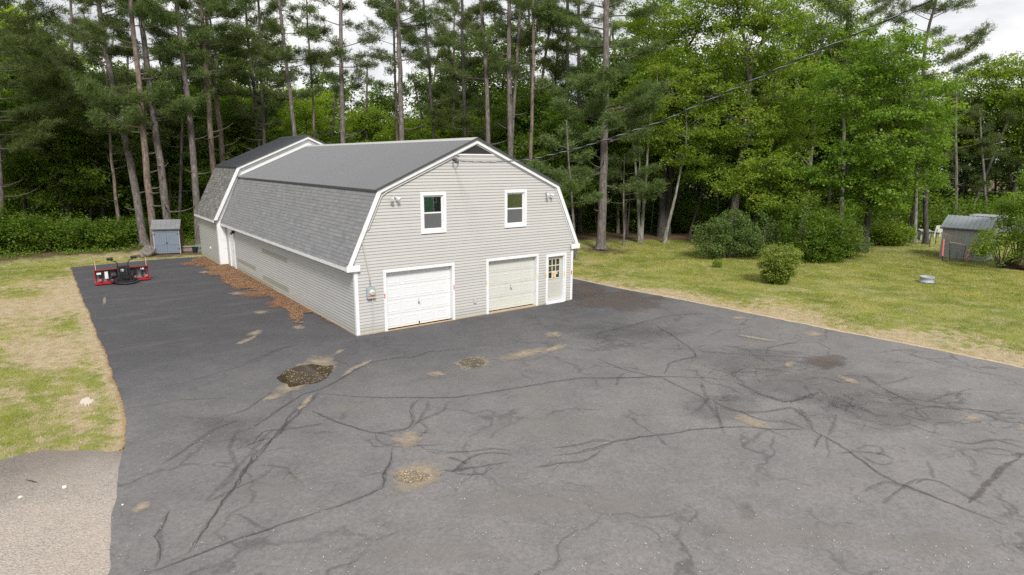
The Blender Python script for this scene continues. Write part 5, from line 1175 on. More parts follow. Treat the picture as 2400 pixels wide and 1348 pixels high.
for px, d_, s in [(-60, 54, 1.65), (60, 56, 1.6), (150, 56, 1.35), (20, 62, 1.8), (560, 57, 1.0), (720, 58, 1.0), (850, 57, .9), (1040, 58, .9), (940, 56, .85), (1110, 57, .9), (230, 60, 1.15), (330, 61, 1.1), (430, 64, 1.1), (540, 62, 1.15), (640, 62, 1.0), (760, 63, 1.1), (860, 60, .95), (1060, 62, .95), (1130, 66, 1.1), (890, 72, 1.1), (590, 74, 1.1), (700, 76, 1.25), (300, 75, 1.4), (120, 78, 1.5), (1010, 78, 1.1), (1250, 64, 1.05)]:
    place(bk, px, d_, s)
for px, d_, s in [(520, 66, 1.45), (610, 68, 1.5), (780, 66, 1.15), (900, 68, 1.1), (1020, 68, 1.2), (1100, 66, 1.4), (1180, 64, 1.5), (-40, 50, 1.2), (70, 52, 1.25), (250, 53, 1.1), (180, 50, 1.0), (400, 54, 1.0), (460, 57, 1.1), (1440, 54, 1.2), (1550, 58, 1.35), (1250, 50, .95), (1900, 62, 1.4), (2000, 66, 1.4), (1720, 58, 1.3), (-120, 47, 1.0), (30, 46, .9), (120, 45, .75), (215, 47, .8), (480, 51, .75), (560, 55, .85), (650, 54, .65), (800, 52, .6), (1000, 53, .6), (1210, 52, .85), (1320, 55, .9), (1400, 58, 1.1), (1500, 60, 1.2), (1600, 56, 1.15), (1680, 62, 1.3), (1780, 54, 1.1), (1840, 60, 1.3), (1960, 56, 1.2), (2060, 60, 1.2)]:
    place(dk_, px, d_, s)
# --- the taller right background
rb = broadleaf('tall leafy tree with a frayed top beyond the grey shed', PD(2260, 400, 66), .3, 17, [lobe(0, 0, 13, 3.6, 3, 2.6), lobe(-3, 0, 10, 3.2, 3, 2.4), lobe(3, 0, 10.5, 3.2, 3, 2.6), lobe(0, 0, 7.6, 3.6, 3, 2), lobe(1.4, 0, 15.4, 2.2, 2.2, 1.5)], 360, 50, 'maple', 'bark_dark', size=.2, rad=.75, name='broadleaf_tree', cat='broadleaf tree')
copy_tree(rb, tuple(map(float, [*PD(2385, 400, 62)[:2], 0])), 1.9, .98, 'leafy tree at the right edge beyond the grey shed')
copy_tree(rb, tuple(map(float, [*PD(2195, 400, 70)[:2], 0])), 4.1, .92, 'leafy tree behind the gap between the maple wall and the grey shed')
copy_tree(rb, tuple(map(float, [*PD(2440, 400, 80)[:2], 0])), 3.1, 1.2, 'far tree whose crown rises at the right edge of the sky')
copy_tree(rb, tuple(map(float, [*PD(2110, 400, 60)[:2], 0])), .6, .85, 'leafy tree just behind the large round-headed maple')
pk_ = pine('dark conifer in the deep shade beyond the grey shed', 60, 8, [(2240, 500), (2240, 350), (2240, 200)], 4.0, H=13, Lm=3.2, dens=1.0, group='dark conifers beyond the grey shed')
for px, d_, s in [(2300, 62, .95), (2180, 58, .8), (2350, 58, .85), (2410, 64, 1.1), (2130, 63, .95)]:
    p = PD(px, 300, d_); copy_tree(pk_, (p[0], p[1], 0), rng.uniform(0, 6), s, wood_label('dark conifer in far shade', px, d_), 'dark conifers beyond the grey shed')
yp = pine('young pine deep in the wood', 57, 7, [(860, 330), (860, 200), (862, 60)], 5.0, H=15, Lm=3.0, dens=.9, group='young pines deep in the wood', dead=3)
for px, d_, s in [(20, 58, 1.2), (260, 56, 1.1), (370, 54, 1.0), (470, 58, 1.05), (565, 58, 1.0), (650, 60, 1.1), (745, 58, .85), (970, 61, .85), (1035, 60, .95), (1120, 59, 1.0), (1160, 53, .8), (1280, 57, 1.2), (1380, 60, 1.3), (1500, 66, 1.4), (1640, 66, 1.4), (1760, 66, 1.3), (1850, 70, 1.4), (200, 70, 1.4), (330, 66, 1.35), (440, 72, 1.3), (-40, 66, 1.3), (1450, 56, 1.1), (540, 62, 1.3), (720, 64, 1.1), (970, 66, 1.2), (1130, 63, 1.3), (1230, 62, 1.4)]:
    p = PD(px, 300, d_); copy_tree(yp, (p[0], p[1], 0), rng.uniform(0, 6), s, wood_label('young far pine', px, d_), 'young pines deep in the wood')
# dark standing trunks in the shade on the right, and behind the left verge
def stem(label, px, py, wpx, top, H=9, mat='bark_dark', group=None):
    b = G(px, py); d_ = np.dot(b-CP, FW); t = PD(top[0], top[1], d_); r_ = wpx/2/FPX*d_
    z = np.linspace(0, t[2], 8); Q = np.stack([b[0]+(t[0]-b[0])*z/t[2], b[1]+(t[1]-b[1])*z/t[2], z], -1)-np.array([b[0], b[1], 0]); R_ = r_*(1-.45*z/t[2]); R_[0] *= 1.3
    root = empty('tree', (b[0], b[1], 0), 0, label, 'tree', group); m = MB(); tubes(m, Q, R_, 8); m.build('trunk', M[mat], root, smooth=True)
    cn = Q[-1]+rng.normal(0, .9, (16, 3)); V, t_ = leaves(cn, 40, .5, .15); link('crown', soup_mesh('crown', V, M['maple_dark'], t_), root)
for lab, px, py, w_, tp, mt in [('slim dark trunk right of the thick leaning maple trunk', 1797, 545, 10, (1800, 380), 'bark_dark'), ('slim brown trunk in the gap left of the thick leaning trunk', 1680, 545, 7, (1682, 420), 'bark'),
    ('bare reddish stub, left of the two under the pine bough', 1449, 548, 9, (1448, 470), 'bark_red'), ('bare reddish stub, right of the two under the pine bough', 1465, 549, 8, (1467, 470), 'bark_red'),
    ('thin grey sapling just right of the garage eave', 1398, 540, 4, (1390, 420), 'bark_grey'), ('black trunk in the shade between garage and foreground pine', 1350, 535, 15, (1350, 400), 'bark_dark'), ('black trunk close left of the foreground pine', 1380, 530, 12, (1384, 400), 'bark_dark'),
    ('leaning stem of the cluster left of the grey shed', 2127, 568, 10, (2158, 380), 'bark'), ('upright stem of the cluster left of the grey shed', 2144, 570, 9, (2150, 400), 'bark_grey'), ('thin pale sapling in the shade left of the oak', 1526, 545, 3.5, (1534, 430), 'bark_grey'),
    ('dark trunk in the shade behind the grey shed', 2262, 512, 8, (2266, 380), 'bark_dark'), ('dark trunk left of the grey shed in the far shade', 2232, 515, 6, (2230, 400), 'bark_dark'), ('dark trunk beyond the right end of the grey shed', 2330, 515, 7, (2335, 400), 'bark_dark'),
    ('slim dark trunk above the round bush in the maple wall', 1850, 545, 8, (1853, 400), 'bark_dark'), ('thin dark trunk between left pines deep in shade', 400, 550, 5, (398, 400), 'bark_dark'), ('thin brown trunk left of the short reddish trunk', 214, 556, 5, (212, 400), 'bark')]:
    stem(lab, px, py, w_, tp, mat=mt)
# small low pine bough tree beside the birch
pine('small pine with a few tufted boughs beside the V birch', 45.5, 5, [(1462, 545), (1462, 480), (1462, 430)], 3.6, H=6.5, Lm=2.2, dens=1.2, needle='pine_front', low=[(3.2, RGT, 2.6, .1), (3.0, LFT, 2.0, 0), (3.6, RGT-.5, 2.6, .15)], gap=.7, dead=2)
pine('young pine leaning out beside the right rake of the garage', 39, 6, [(1345, 520), (1340, 440), (1335, 400)], 3.4, H=8.5, Lm=2.4, dens=1.3, needle='pine_front', low=[(4.6, LFT, 2.2, .0), (5.2, LFT, 2.4, .05), (4.2, TOW, 2.0, 0)], gap=.65, dead=2)
# --- shrubs
def shrub(label, px, py, w_, h_, mat, lobes=None, n=150, nl=60, size=.10, rad=.32, name='shrub', cat='shrub', stemsn=7):
    b = G(px, py); root = empty(name, (b[0], b[1], 0), 0, label, cat)
    if lobes is None: lobes = [(0, 0, h_*.55, w_*.5, w_*.5, h_*.45), (-w_*.22, .1, h_*.4, w_*.33, w_*.4, h_*.4), (w_*.24, .0, h_*.42, w_*.32, w_*.4, h_*.38)]
    lobes = [lobe(*l) for l in lobes]; CN = []; br = MB()
    for l in lobes:
        k_ = max(8, int(n/len(lobes))); u = unit(rng.normal(0, 1, (k_, 3))); p = np.array(l[:3])+u*np.array(l[3:])*rng.uniform(.55, 1.08, (k_, 1)); p[:, 2] = np.maximum(p[:, 2], .1); CN.append(p)
    CN = np.concatenate(CN)
    for q in CN[rng.integers(0, len(CN), stemsn*3)]: tubes(br, [q*[.1, .1, 0], q*[.5, .5, .55]+[0, 0, .05], q], [.03, .018, .006], 4)
    tag(br.build('stems', M['bark_dark'], root), kind='stuff'); V, t = leaves(CN, nl, rad, size, .8, .2); V[:, :, 2] = np.maximum(V[:, :, 2], .02)
    link('foliage', soup_mesh('foliage', V, M[mat], t), root); return root
shrub('grey-green flowering shrub in front of the thick leaning trunk', 1705, 605, 3.6, 2.9, 'shrub', [(-1.0, 0, 1.2, 1.15, 1.2, 1.35), (.2, .2, 1.7, 1.15, 1.1, 1.25), (1.2, .1, 1.0, 1.0, 1.1, 1.1)], 230, 70)
shrub('brownish airy shrub right of the grey-green one', 1790, 603, 2.4, 2.8, 'shrub', [(0, .5, 1.5, 1.4, 1.2, 1.4), (.9, .6, 1.2, 1.0, 1.0, 1.1)], 110, 50)
shrub('dark glossy vine-covered shrub behind the round clipped bush', 1912, 612, 4, 3.6, 'maple_dark', [(-.8, .3, 2.0, 1.8, 1.5, 1.9), (.9, 0, 1.7, 1.5, 1.4, 1.6), (0, -.3, 1.0, 1.9, 1.2, 1.0)], 260, 66, .12)
shrub('dark low shrub round the foot of the large maple', 1990, 604, 3, 2.2, 'shrub', [(0, 0, 1.0, 1.3, 1.2, 1.0), (-1.2, .1, 1.2, 1.1, 1.1, 1.1)], 110, 56)
rbush = shrub('round clipped bush standing alone on the lawn', 1820, 664, 1.9, 2.0, 'bush', [(0, 0, 1.28, .92, .92, .66), (0, 0, .85, .80, .80, .66), (0, 0, .42, .56, .56, .42)], 420, 95, .065, .17, 'clipped_bush', 'bush')
cn = np.array([[rng.normal(0, .4), rng.normal(0, .4), 1.78+rng.uniform(0, .28)] for _ in range(40)]); tw = MB()
for q in cn: tubes(tw, [q-[0, 0, .25], q+rng.normal(0, .04, 3)], [.006, .003], 3)
tw.build('sprig', M['twig'], rbush); V, t = leaves(cn, 9, .07, .05, .8, .2); tag(link('top_growth', soup_mesh('top_growth', V, M['maple_light'], t), rbush), kind='stuff')
shrub('tiny bright green bush left of the round clipped bush', 1682, 627, .5, .5, 'maple_light', [(0, 0, .25, .22, .22, .22)], 40, 50, .05, .1, 'small_bush', 'bush')
shrub('feathery light shrub in front of the right end of the grey shed', 2345, 628, 3, 2.2, 'maple', [(-.9, -.2, 1.8, 1.2, .9, .5), (.3, 0, 1.1, 1.1, 1.0, 1.0), (1.1, 0, 1.5, 1.0, 1.0, 1.1), (-1.5, -.2, 1.1, .6, .5, .3)], 100, 34, .12, .3)
shrub('bright leafy bush at the right edge beside the grey shed', 2385, 622, 3, 3.4, 'maple_light', [(0, .3, 2.9, 1.4, 1.2, .9), (.9, .3, 2.0, 1.2, 1.2, 1.4), (-.3, .3, 3.6, .9, .9, .6)], 150, 50, .12, .35)
shrub('overhanging bright bough at the right picture edge', 2440, 640, 3, 5, 'maple_light', [(-.6, 0, 5.0, 1.1, 1.1, 1.2), (-.4, 0, 6.6, .8, .8, .8), (0, 0, 3.4, 1.3, 1.0, 1.2)], 130, 50, .13, .4)
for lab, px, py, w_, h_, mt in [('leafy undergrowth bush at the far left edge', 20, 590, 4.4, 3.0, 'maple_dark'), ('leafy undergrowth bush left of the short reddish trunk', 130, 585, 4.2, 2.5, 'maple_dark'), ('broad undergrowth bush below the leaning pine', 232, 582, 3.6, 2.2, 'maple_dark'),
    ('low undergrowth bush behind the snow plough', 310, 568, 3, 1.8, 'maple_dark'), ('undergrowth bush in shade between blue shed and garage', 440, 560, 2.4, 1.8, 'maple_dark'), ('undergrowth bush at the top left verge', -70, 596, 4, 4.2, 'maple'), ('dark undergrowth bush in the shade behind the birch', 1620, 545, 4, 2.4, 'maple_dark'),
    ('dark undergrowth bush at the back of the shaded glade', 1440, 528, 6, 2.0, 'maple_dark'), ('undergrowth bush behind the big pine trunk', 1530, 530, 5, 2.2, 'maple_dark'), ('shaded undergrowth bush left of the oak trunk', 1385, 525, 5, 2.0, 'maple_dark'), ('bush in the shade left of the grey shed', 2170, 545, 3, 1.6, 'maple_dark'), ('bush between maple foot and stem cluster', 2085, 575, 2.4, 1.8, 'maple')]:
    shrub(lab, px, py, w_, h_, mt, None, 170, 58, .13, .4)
# ground-level leafy fringe along the woods, and the unresolved wood behind everything
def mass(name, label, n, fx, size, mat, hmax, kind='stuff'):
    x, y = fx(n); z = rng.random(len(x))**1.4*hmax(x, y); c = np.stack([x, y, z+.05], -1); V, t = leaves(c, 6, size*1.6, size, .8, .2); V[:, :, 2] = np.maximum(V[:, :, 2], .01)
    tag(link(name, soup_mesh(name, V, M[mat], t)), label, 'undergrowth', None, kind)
def f1(n): x = rng.uniform(-22, 8, n); y = treeline(x)+rng.uniform(-1.3, 5, n)**1.0+rng.normal(0, .3, n); k = fbm(x, y, 1.6, 61) > .42; return x[k], y[k]
mass('fern_undergrowth', 'low leafy undergrowth along the foot of the left woods', 4500, f1, .11, 'maple_mid', lambda x, y: .15+.55*sstep(-1, 1.5, y-treeline(x))*(.4+fbm(x, y, 1.2, 8)))
def f2(n):
    u = rng.uniform(-300, 2700, n); d_ = rng.uniform(64, 84, n); v = ray0(u); return CX+v[0]*d_, CY+v[1]*d_
def ray0(u): v = FW[:, None]+RT[:, None]*((u-1200)/FPX); return v
M['farwood'] = leafy('far_wood_leaves', (.030, .065, .012), (.12, .20, .03), .45)
def far(n, lo, hi, hm, mat, nm, lab, sz, seedo):
    u = rng.uniform(-300, 2700, n); d_ = rng.uniform(lo, hi, n); v = ray0(u); x, y = CX+v[0]*d_, CY+v[1]*d_
    h = hm*(.55+.9*fbm(u, u*0, 190, seedo)); z = h*rng.random(n)**1.1; c = np.stack([x, y, z+.1], -1)
    keep = (fbm(u, z*35, 60, seedo+3) > .40) | (z < 2.5); c = c[keep]; V, t = leaves(c, 8, .8, sz, .6, .2); V[:, :, 2] = np.maximum(V[:, :, 2], .01)
    tag(link(nm, soup_mesh(nm, V, M[mat], t)), lab, 'woodland', None, 'stuff')
def f3(n): u = rng.uniform(1330, 2600, n); d_ = rng.uniform(54, 66, n); v = ray0(u); return CX+v[0]*d_, CY+v[1]*d_
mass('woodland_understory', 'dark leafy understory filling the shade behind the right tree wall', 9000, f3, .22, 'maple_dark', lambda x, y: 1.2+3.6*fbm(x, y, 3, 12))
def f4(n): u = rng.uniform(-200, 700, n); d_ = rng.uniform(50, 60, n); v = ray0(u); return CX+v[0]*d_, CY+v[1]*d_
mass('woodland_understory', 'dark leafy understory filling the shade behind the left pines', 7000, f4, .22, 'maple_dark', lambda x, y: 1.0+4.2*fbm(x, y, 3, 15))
far(34000, 66, 90, 10.5, 'farwood', 'far_woodland', 'unbroken mass of far woodland closing the view behind all the trees', .38, 70)
# ================================================================== SMALL THINGS
# --- blue-grey tool shed
a, b = G(364, 597), G(425, 594); d2 = (b-a)[:2]; wS = float(np.linalg.norm(d2)); rz = math.atan2(d2[1], d2[0])-.10
sh = empty('tool_shed', (float(a[0]), float(a[1]), 0), rz, 'small weathered blue-grey double-door tool shed under the pines', 'shed')
hS, dS = 1.62, 1.15
bl = paint('weathered_blue_paint', (.165, .20, .25), .8, .15, (.23, .25, .275), 3, stretch=(3, 3, .5)); bl2 = paint('grey_trim', (.30, .33, .36), .8, .12, (.2, .2, .2), 3)
br_ = paint('brown_board', (.20, .125, .085), .85, .15, (.28, .2, .15), 3)
MB().box(0, wS, .03, dS, .05, hS).build('wall', bl2, sh)
sw = MB()
for i in range(9): MB().box(wS+.001, wS+.02, .03+i*.125, .03+i*.125+.121, .05, hS+.05).build('board', br_, sh)
for k in (0, 1):
    dx0 = .05+k*(wS-.1)/2; dx1 = dx0+(wS-.1)/2-.012
    dr_ = MB().box(dx0, dx1, .0, .028, .06, hS-.08).build('door', bl, sh)
    for i in range(5):
        p_ = (dx1-dx0)/5; MB().box(dx0+i*p_+.003, dx0+(i+1)*p_-.003, -.016, -.001, .06, hS-.08).build('plank', bl, dr_)
    MB().box(dx0, dx1, -.032, -.0165, .62, .72).build('rail', bl, dr_); MB().box(dx0, dx1, -.032, -.0165, hS-.2, hS-.09).build('rail', bl, dr_)
    for z_ in (.3, 1.25): MB().box((dx0-.02 if k == 0 else dx1-.04), (dx0+.04 if k == 0 else dx1+.02), -.040, -.0325, z_, z_+.08).build('hinge', M['black'], dr_)
MB().box(wS/2-.06, wS/2+.06, -.05, -.033, .70, .76).build('latch', M['black'], sh)
MB().box(-.02, .045, -.02, .029, .0, hS).build('corner_board', bl2, sh); MB().box(wS-.045, wS+.02, -.02, .029, .0, hS).build('corner_board', bl2, sh); MB().box(.046, wS-.046, -.021, .029, hS-.075, hS).build('header', bl2, sh)
rs = MB().add([(-.1, -.14, hS-.04), (wS+.1, -.14, hS-.04), (wS+.1, dS*.45, hS+.48), (-.1, dS*.45, hS+.48), (-.1, -.14, hS+.02), (wS+.1, -.14, hS+.02), (wS+.1, dS*.45, hS+.54), (-.1, dS*.45, hS+.54)], [(0, 3, 2, 1), (4, 5, 6, 7), (0, 1, 5, 4), (1, 2, 6, 5), (2, 3, 7, 6), (3, 0, 4, 7)])
rs.hexa([(-.1, dS*.451, hS+.48), (wS+.1, dS*.451, hS+.48), (wS+.1, dS+.1, hS+.1), (-.1, dS+.1, hS+.1), (-.1, dS*.451, hS+.54), (wS+.1, dS*.451, hS+.54), (wS+.1, dS+.1, hS+.16), (-.1, dS+.1, hS+.16)]); rf = rs.build('roof', M['shingle2'], sh, tint=.1)
MB().prism_y([(0, 0)], 0, 1) if False else None
MB().hexa([(wS+.001, .0, hS), (wS+.02, .0, hS), (wS+.02, dS, hS), (wS+.001, dS, hS), (wS+.001, dS*.44, hS+.46), (wS+.02, dS*.44, hS+.46), (wS+.02, dS*.46, hS+.46), (wS+.001, dS*.46, hS+.46)]).build('gable', br_, sh)
for r_ in range(4):
    for i in range(6):
        t0, t1 = r_/4-.02, (r_+1)/4+.02; y0_, y1_ = -.14+t0*(dS*.45+.14), -.14+t1*(dS*.45+.14); z0_, z1_ = hS+.022+t0*.52, hS+.022+t1*.52; xx0 = -.1+i*(wS+.2)/6+.004; xx1 = -.1+(i+1)*(wS+.2)/6-.004
        MB().hexa([(xx0, y0_, z0_), (xx1, y0_, z0_), (xx1, y1_, z1_), (xx0, y1_, z1_), (xx0, y0_, z0_+.018), (xx1, y0_, z0_+.018), (xx1, y1_, z1_+.006), (xx0, y1_, z1_+.006)]).build('shingle', M['shingle'], rf, tint=float(rng.uniform(0, .6)))
# stacked boards beside it, a dark bucket, a stone planter and a stump
p = G(440, 591)
bp = empty('board_pile', (p[0], p[1], 0), rz+.1, 'pile of old boards stacked right of the blue-grey shed', 'boards')
for i in range(9):
    r_, c_ = divmod(i, 2); x0_ = -.55+rng.uniform(-.06, .06); MB().box(x0_, x0_+1.15, c_*.2-.1, c_*.2+.08, .02+r_*.085, .02+r_*.085+.05).build('board', [br_, M['wood'], bl2][i % 3], bp)
for i in range(4): MB().box(-.45+(i % 2)*.7, -.35+(i % 2)*.7, -.1, .28, .072+(i//2)*.17, .1+(i//2)*.17).build('spacer', br_, bp)
p = G(458, 592); tag(MB().lathe([(.001, .02), (.15, .02), (.19, .36), (.20, .38), (.17, .38), (.14, .06)], (p[0], p[1], 0), 16).build('bucket', M['black']), 'black bucket between the boards and the garage corner', 'bucket')
p = G(466, 593); q_ = MB()
def rock(name, label, px, py, w_, h_, mat, cat='rock', dz=0.0):
    p = G(px, py); m = MB(); nla = 12; nlo = 16; m.v = []
    for i in range(nla+1):
        th = PI*i/nla*.62
        for k in range(nlo):
            a_ = 2*PI*k/nlo; n_ = .72+.56*float(vnoise(math.cos(a_)*2+px, math.sin(a_)*2+th*2.5, .9, 5)); m.v.append((p[0]+w_/2*math.sin(th)/.93*math.cos(a_)*n_, p[1]+w_/2*math.sin(th)/.93*math.sin(a_)*n_, max(-.03, h_*(math.cos(th)+.36)/1.36*(.8+.3*n_)+dz)))
    for i in range(nla):
        for k in range(nlo): m.f.append((i*nlo+k, (i+1)*nlo+k, (i+1)*nlo+(k+1) % nlo, i*nlo+(k+1) % nlo))
    return tag(m.build(name, mat), label, cat)
stone = paint('grey_stone', (.19, .165, .15), .95, .25, (.14, .12, .1), 4, bumpk=.8)
rock('boulder', 'grey leaning stone mound against the left foot of the blue-grey shed', 347, 600, .75, .62, stone)
rock('boulder', 'small mossy stone heap at the rear garage corner', 467, 590, .7, .45, paint('mossy_stone', (.16, .18, .15), .95, .25, (.08, .12, .05), 4, bumpk=.8))
rock('soil_mound', 'dark leaf-covered mound at the right edge of the lawn', 2398, 630, 1.5, .55, paint('leafy_soil', (.075, .045, .03), .95, .3, (.16, .1, .07), 6, bumpk=1.0), 'mound')

tag(MB().prism_z([tuple(G(203+15*(.55+.9*float(vnoise(2*math.cos(t), 2*math.sin(t), .7, 77)))*math.cos(t), 943+8*(.55+.9*float(vnoise(2*math.cos(t), 2*math.sin(t), .45, 78)))*math.sin(t))[:2]) for t in np.linspace(0, 2*PI, 40)[:-1]][::-1], -.02, .028).build('lime_patch', paint('white_sand', (.56, .49, .40), .95, .2, (.36, .3, .2), 14)), 'small white patch of spilled sand on the left verge', 'sand patch')
tag(MB().tube([G(62, 1128)+[0, 0, .03], G(75, 1131)+[0, 0, .035], G(88, 1134)+[0, 0, .028]], [.006, .011, .005], 6).build('stick', M['bark_dark']), 'short dark stick lying on the gravel apron', 'stick')
for px, py, s_, lb in ((48, 1168, .055, 'flat pale pebble at the left on the gravel apron'), (152, 1144, .06, 'pale pebble right of the stick on the gravel apron'), (288, 1187, .03, 'white pebble just inside the asphalt edge')):
    rock('pebble', lb, px, py, s_*1.3, s_*.5, paint('pale_pebble', (.66, .62, .52), .9, .1), 'pebble', dz=.015 if px < 200 else .03)
# --- fire ring made from a truck rim
p = G(2171, 663); rim = MB().lathe([(.30, .0), (.335, .02), (.345, .06), (.30, .085), (.295, .20), (.33, .24), (.345, .28), (.335, .31), (.315, .31), (.28, .25), (.275, .03)], (0, 0, 0), 30)
fr = empty('fire_ring', (p[0], p[1], .02), 0, 'white metal wheel rim used as a fire ring on the lawn', 'fire ring'); rim.build('rim', flat('chalky_steel', (.33, .345, .37), .5), fr, smooth=True)
MB().lathe([(.275, .15), (.15, .21), (.001, .23)], (0, 0, 0), 16).build('ash', paint('rusty_ash', (.12, .06, .04), .95, .3, (.25, .22, .2), 9), fr)
for i in range(9): a_ = i*.7; MB().box(-.07, .07, -.05, .05, -.02, .03).build('stone', stone, fr, (.40*math.cos(a_), .40*math.sin(a_), 0))
# --- grey shed with ribbed metal roof
a, b = G(2200, 603), G(2306, 614); d2 = (b-a)[:2]; wG = float(np.linalg.norm(d2)); rzg = math.atan2(d2[1], d2[0]); print('shed width', wG)
gs = empty('garden_shed', (float(a[0]), float(a[1]), 0), rzg, 'dull grey garden shed with a ribbed silver metal roof', 'shed')
gp_ = paint('dull_grey_panel', (.30, .31, .315), .6, .06, (.13, .13, .12), 1.2); hG, dG = 1.98, 2.2
MB().box(.01, wG-.01, .02, dG, .02, hG).build('wall', gp_, gs)
npn = 8
for i in range(npn): MB().box(i*wG/npn+.004, (i+1)*wG/npn-.004, .0, .0195, .02, hG).build('wall_panel', gp_, gs)
MB().box(wG-.009, wG+.012, .0, dG, .02, hG).build('side_panel', paint('pale_side_panel', (.42, .43, .42), .6, .05), gs)
MB().hexa([(wG-.01, .0, hG), (wG+.012, .0, hG), (wG+.012, dG, hG), (wG-.01, dG, hG), (wG-.01, dG*.5, hG+.62), (wG+.012, dG*.5, hG+.62), (wG+.012, dG*.5+.01, hG+.62), (wG-.01, dG*.5+.01, hG+.62)]).hexa([(0, .0, hG), (.02, .0, hG), (.02, dG, hG), (0, dG, hG), (0, dG*.5, hG+.62), (.02, dG*.5, hG+.62), (.02, dG*.5+.01, hG+.62), (0, dG*.5+.01, hG+.62)]).build('gable', gp_, gs)
gr_ = paint('silver_roof_metal', (.30, .32, .35), .38, .05, (.24, .24, .24), 1, metal=.3); rp_ = (wG+.24)/11
for s_ in (0, 1):
    for i in range(11):
        x0_, x1_ = -.12+i*rp_, -.12+(i+1)*rp_-.004; ya_, yb_ = ((-.14, dG*.5) if not s_ else (dG+.14, dG*.5)); za_, zb_ = hG-.06, hG+.66
        pn = [(x0_, ya_, za_), (x1_, ya_, za_), (x1_, yb_, zb_), (x0_, yb_, zb_), (x0_, ya_, za_+.03), (x1_, ya_, za_+.03), (x1_, yb_, zb_+.03), (x0_, yb_, zb_+.03)]
        m_ = MB().hexa(pn); m_.hexa([(x, y, z+.03 if k < 4 else z+.035) for k, (x, y, z) in enumerate([(x0_, ya_, za_), (x0_+.05, ya_, za_), (x0_+.05, yb_, zb_), (x0_, yb_, zb_), (x0_+.01, ya_, za_+.03), (x0_+.04, ya_, za_+.03), (x0_+.04, yb_, zb_+.03), (x0_+.01, yb_, zb_+.03)])]); m_.build('roof_panel', gr_, gs)
MB().box(-.12, wG+.12, -.16, -.13, hG-.12, hG-.02).build('fascia', M['raketrim'], gs)
MB().box(2.28, 2.31, -.02, .0, .35, .62).build('door_handle', M['white'], gs) if wG > 2.5 else None
# --- pitching net with pink pads in front of the shed
dp = float(np.dot(G(2255, 614)-CP, FW)); pk2 = flat('faded_pink_pad', (.62, .16, .16), .7); nb_ = flat('black_netting', (.02, .02, .022), .8)
P3 = lambda px, py, dd=0: PD(px, py, dp+dd); o3 = P3(2255, 614)
net = empty('pitching_net', tuple(map(float, (o3[0], o3[1], 0))), 0, 'folding ball net with faded pink pads leaning before the grey shed', 'sports net'); OO = np.array([o3[0], o3[1], 0])
R3 = lambda *l: [P3(*q)-OO for q in l]
MB().tube(R3((2212, 560), (2208.5, 600)), .055, 8).build('pink_pad', pk2, net); MB().tube(R3((2264, 606), (2285, 566)), .045, 8).build('pink_pad', pk2, net)
MB().tube(R3((2208.5, 600), (2209.5, 610), (2219, 612)), .03, 6).build('pad_foot', nb_, net)
MB().tube(R3((2211, 547), (2230, 553), (2252, 558)), .016, 6).build('top_cord', pk2, net); MB().tube(R3((2227, 568), (2264, 574)), .02, 6).build('target_bar', flat('pale_pink_bar', (.65, .38, .36), .7), net)
MB().tube(R3((2226, 570), (2225, 611), (2240, 616), (2256, 615)), .018, 6).tube(R3((2264, 574), (2256, 615)), .018, 6).tube(R3((2245, 592), (2240, 611)), .012, 5).build('net_frame', nb_, net)
ns = MB(); q0, q1, q2_, q3 = R3((2226, 570), (2263, 575), (2255, 615), (2225, 611))
for i in range(1, 16):
    t = i/16; ns.tube([q0*(1-t)+q1*t, q3*(1-t)+q2_*t], .003, 3); ns.tube([q0*(1-t)+q3*t, q1*(1-t)+q2_*t], .003, 3)
tag(ns.build('netting', nb_, net), kind='stuff')
# --- wire fence posts and lawn chair beyond, white trailer roof
for i, (px, py) in enumerate(((2178, 580), (2192, 572), (2160, 574))):
    p = G(px, py); tag(MB().box(-.03, .03, -.02, .02, -.1, 1.15).build('fence_post', flat('green_post', (.05, .09, .05), .6), None, (p[0], p[1], 0)), ['green wire-fence post nearest the grey shed', 'green wire-fence post just left of the grey shed corner', 'green wire-fence post by the stem cluster'][i], 'fence post')
p = G(2196, 556); ch = empty('garden_chair', (p[0], p[1], 0), 2.2, 'white garden chair in the far shade left of the grey shed', 'chair'); wm = flat('white_plastic', (.75, .75, .74), .4)
MB().box(-.3, .3, -.28, .28, .40, .45).build('seat', wm, ch); MB().hexa([(-.3, .26, .45), (.3, .26, .45), (.3, .31, .45), (-.3, .31, .45), (-.28, .42, 1.0), (.28, .42, 1.0), (.28, .46, 1.0), (-.28, .46, 1.0)]).build('backrest', wm, ch)
for sx in (-1, 1):
    for sy in (-1, 1): MB().box(sx*.26-.03, sx*.26+.03, sy*.24-.03, sy*.24+.03, 0, .4).build('leg', wm, ch)
p = G(2165, 561); tb_ = empty('picnic_table', (p[0], p[1], 0), .5, 'low pale picnic table in the shade beyond the stem cluster', 'table'); tw_ = paint('weathered_plank', (.36, .36, .34), .8, .15)
for i in range(4): MB().box(-.9, .9, -.4+i*.2, -.21+i*.2, .70, .74).build('plank', tw_, tb_)
for s_ in (-.6, .6): MB().box(s_-.04, s_+.04, -.35, .35, .0, .69).build('leg', tw_, tb_)
p = G(2345, 560); cr = empty('trailer', (p[0], p[1], 0), rzg, 'white-topped trailer partly hidden behind the shed and bushes', 'trailer'); MB().box(-2, 2.2, -1, 1, .6, 1.75).build('body', flat('grey_body', (.25, .27, .3), .5), cr, bevel=.06); MB().box(-2.1, 2.3, -1.05, 1.05, 1.751, 1.84).build('roof', flat('dull_white', (.34, .35, .36), .5), cr, bevel=.04)
for s_ in (-1.2, 1.2): MB().lathe([(.12, -1.06), (.35, -1.06), (.35, -.86), (.12, -.86)], (s_, 0, .35), 16, 'y').build('wheel', M['black'], cr)
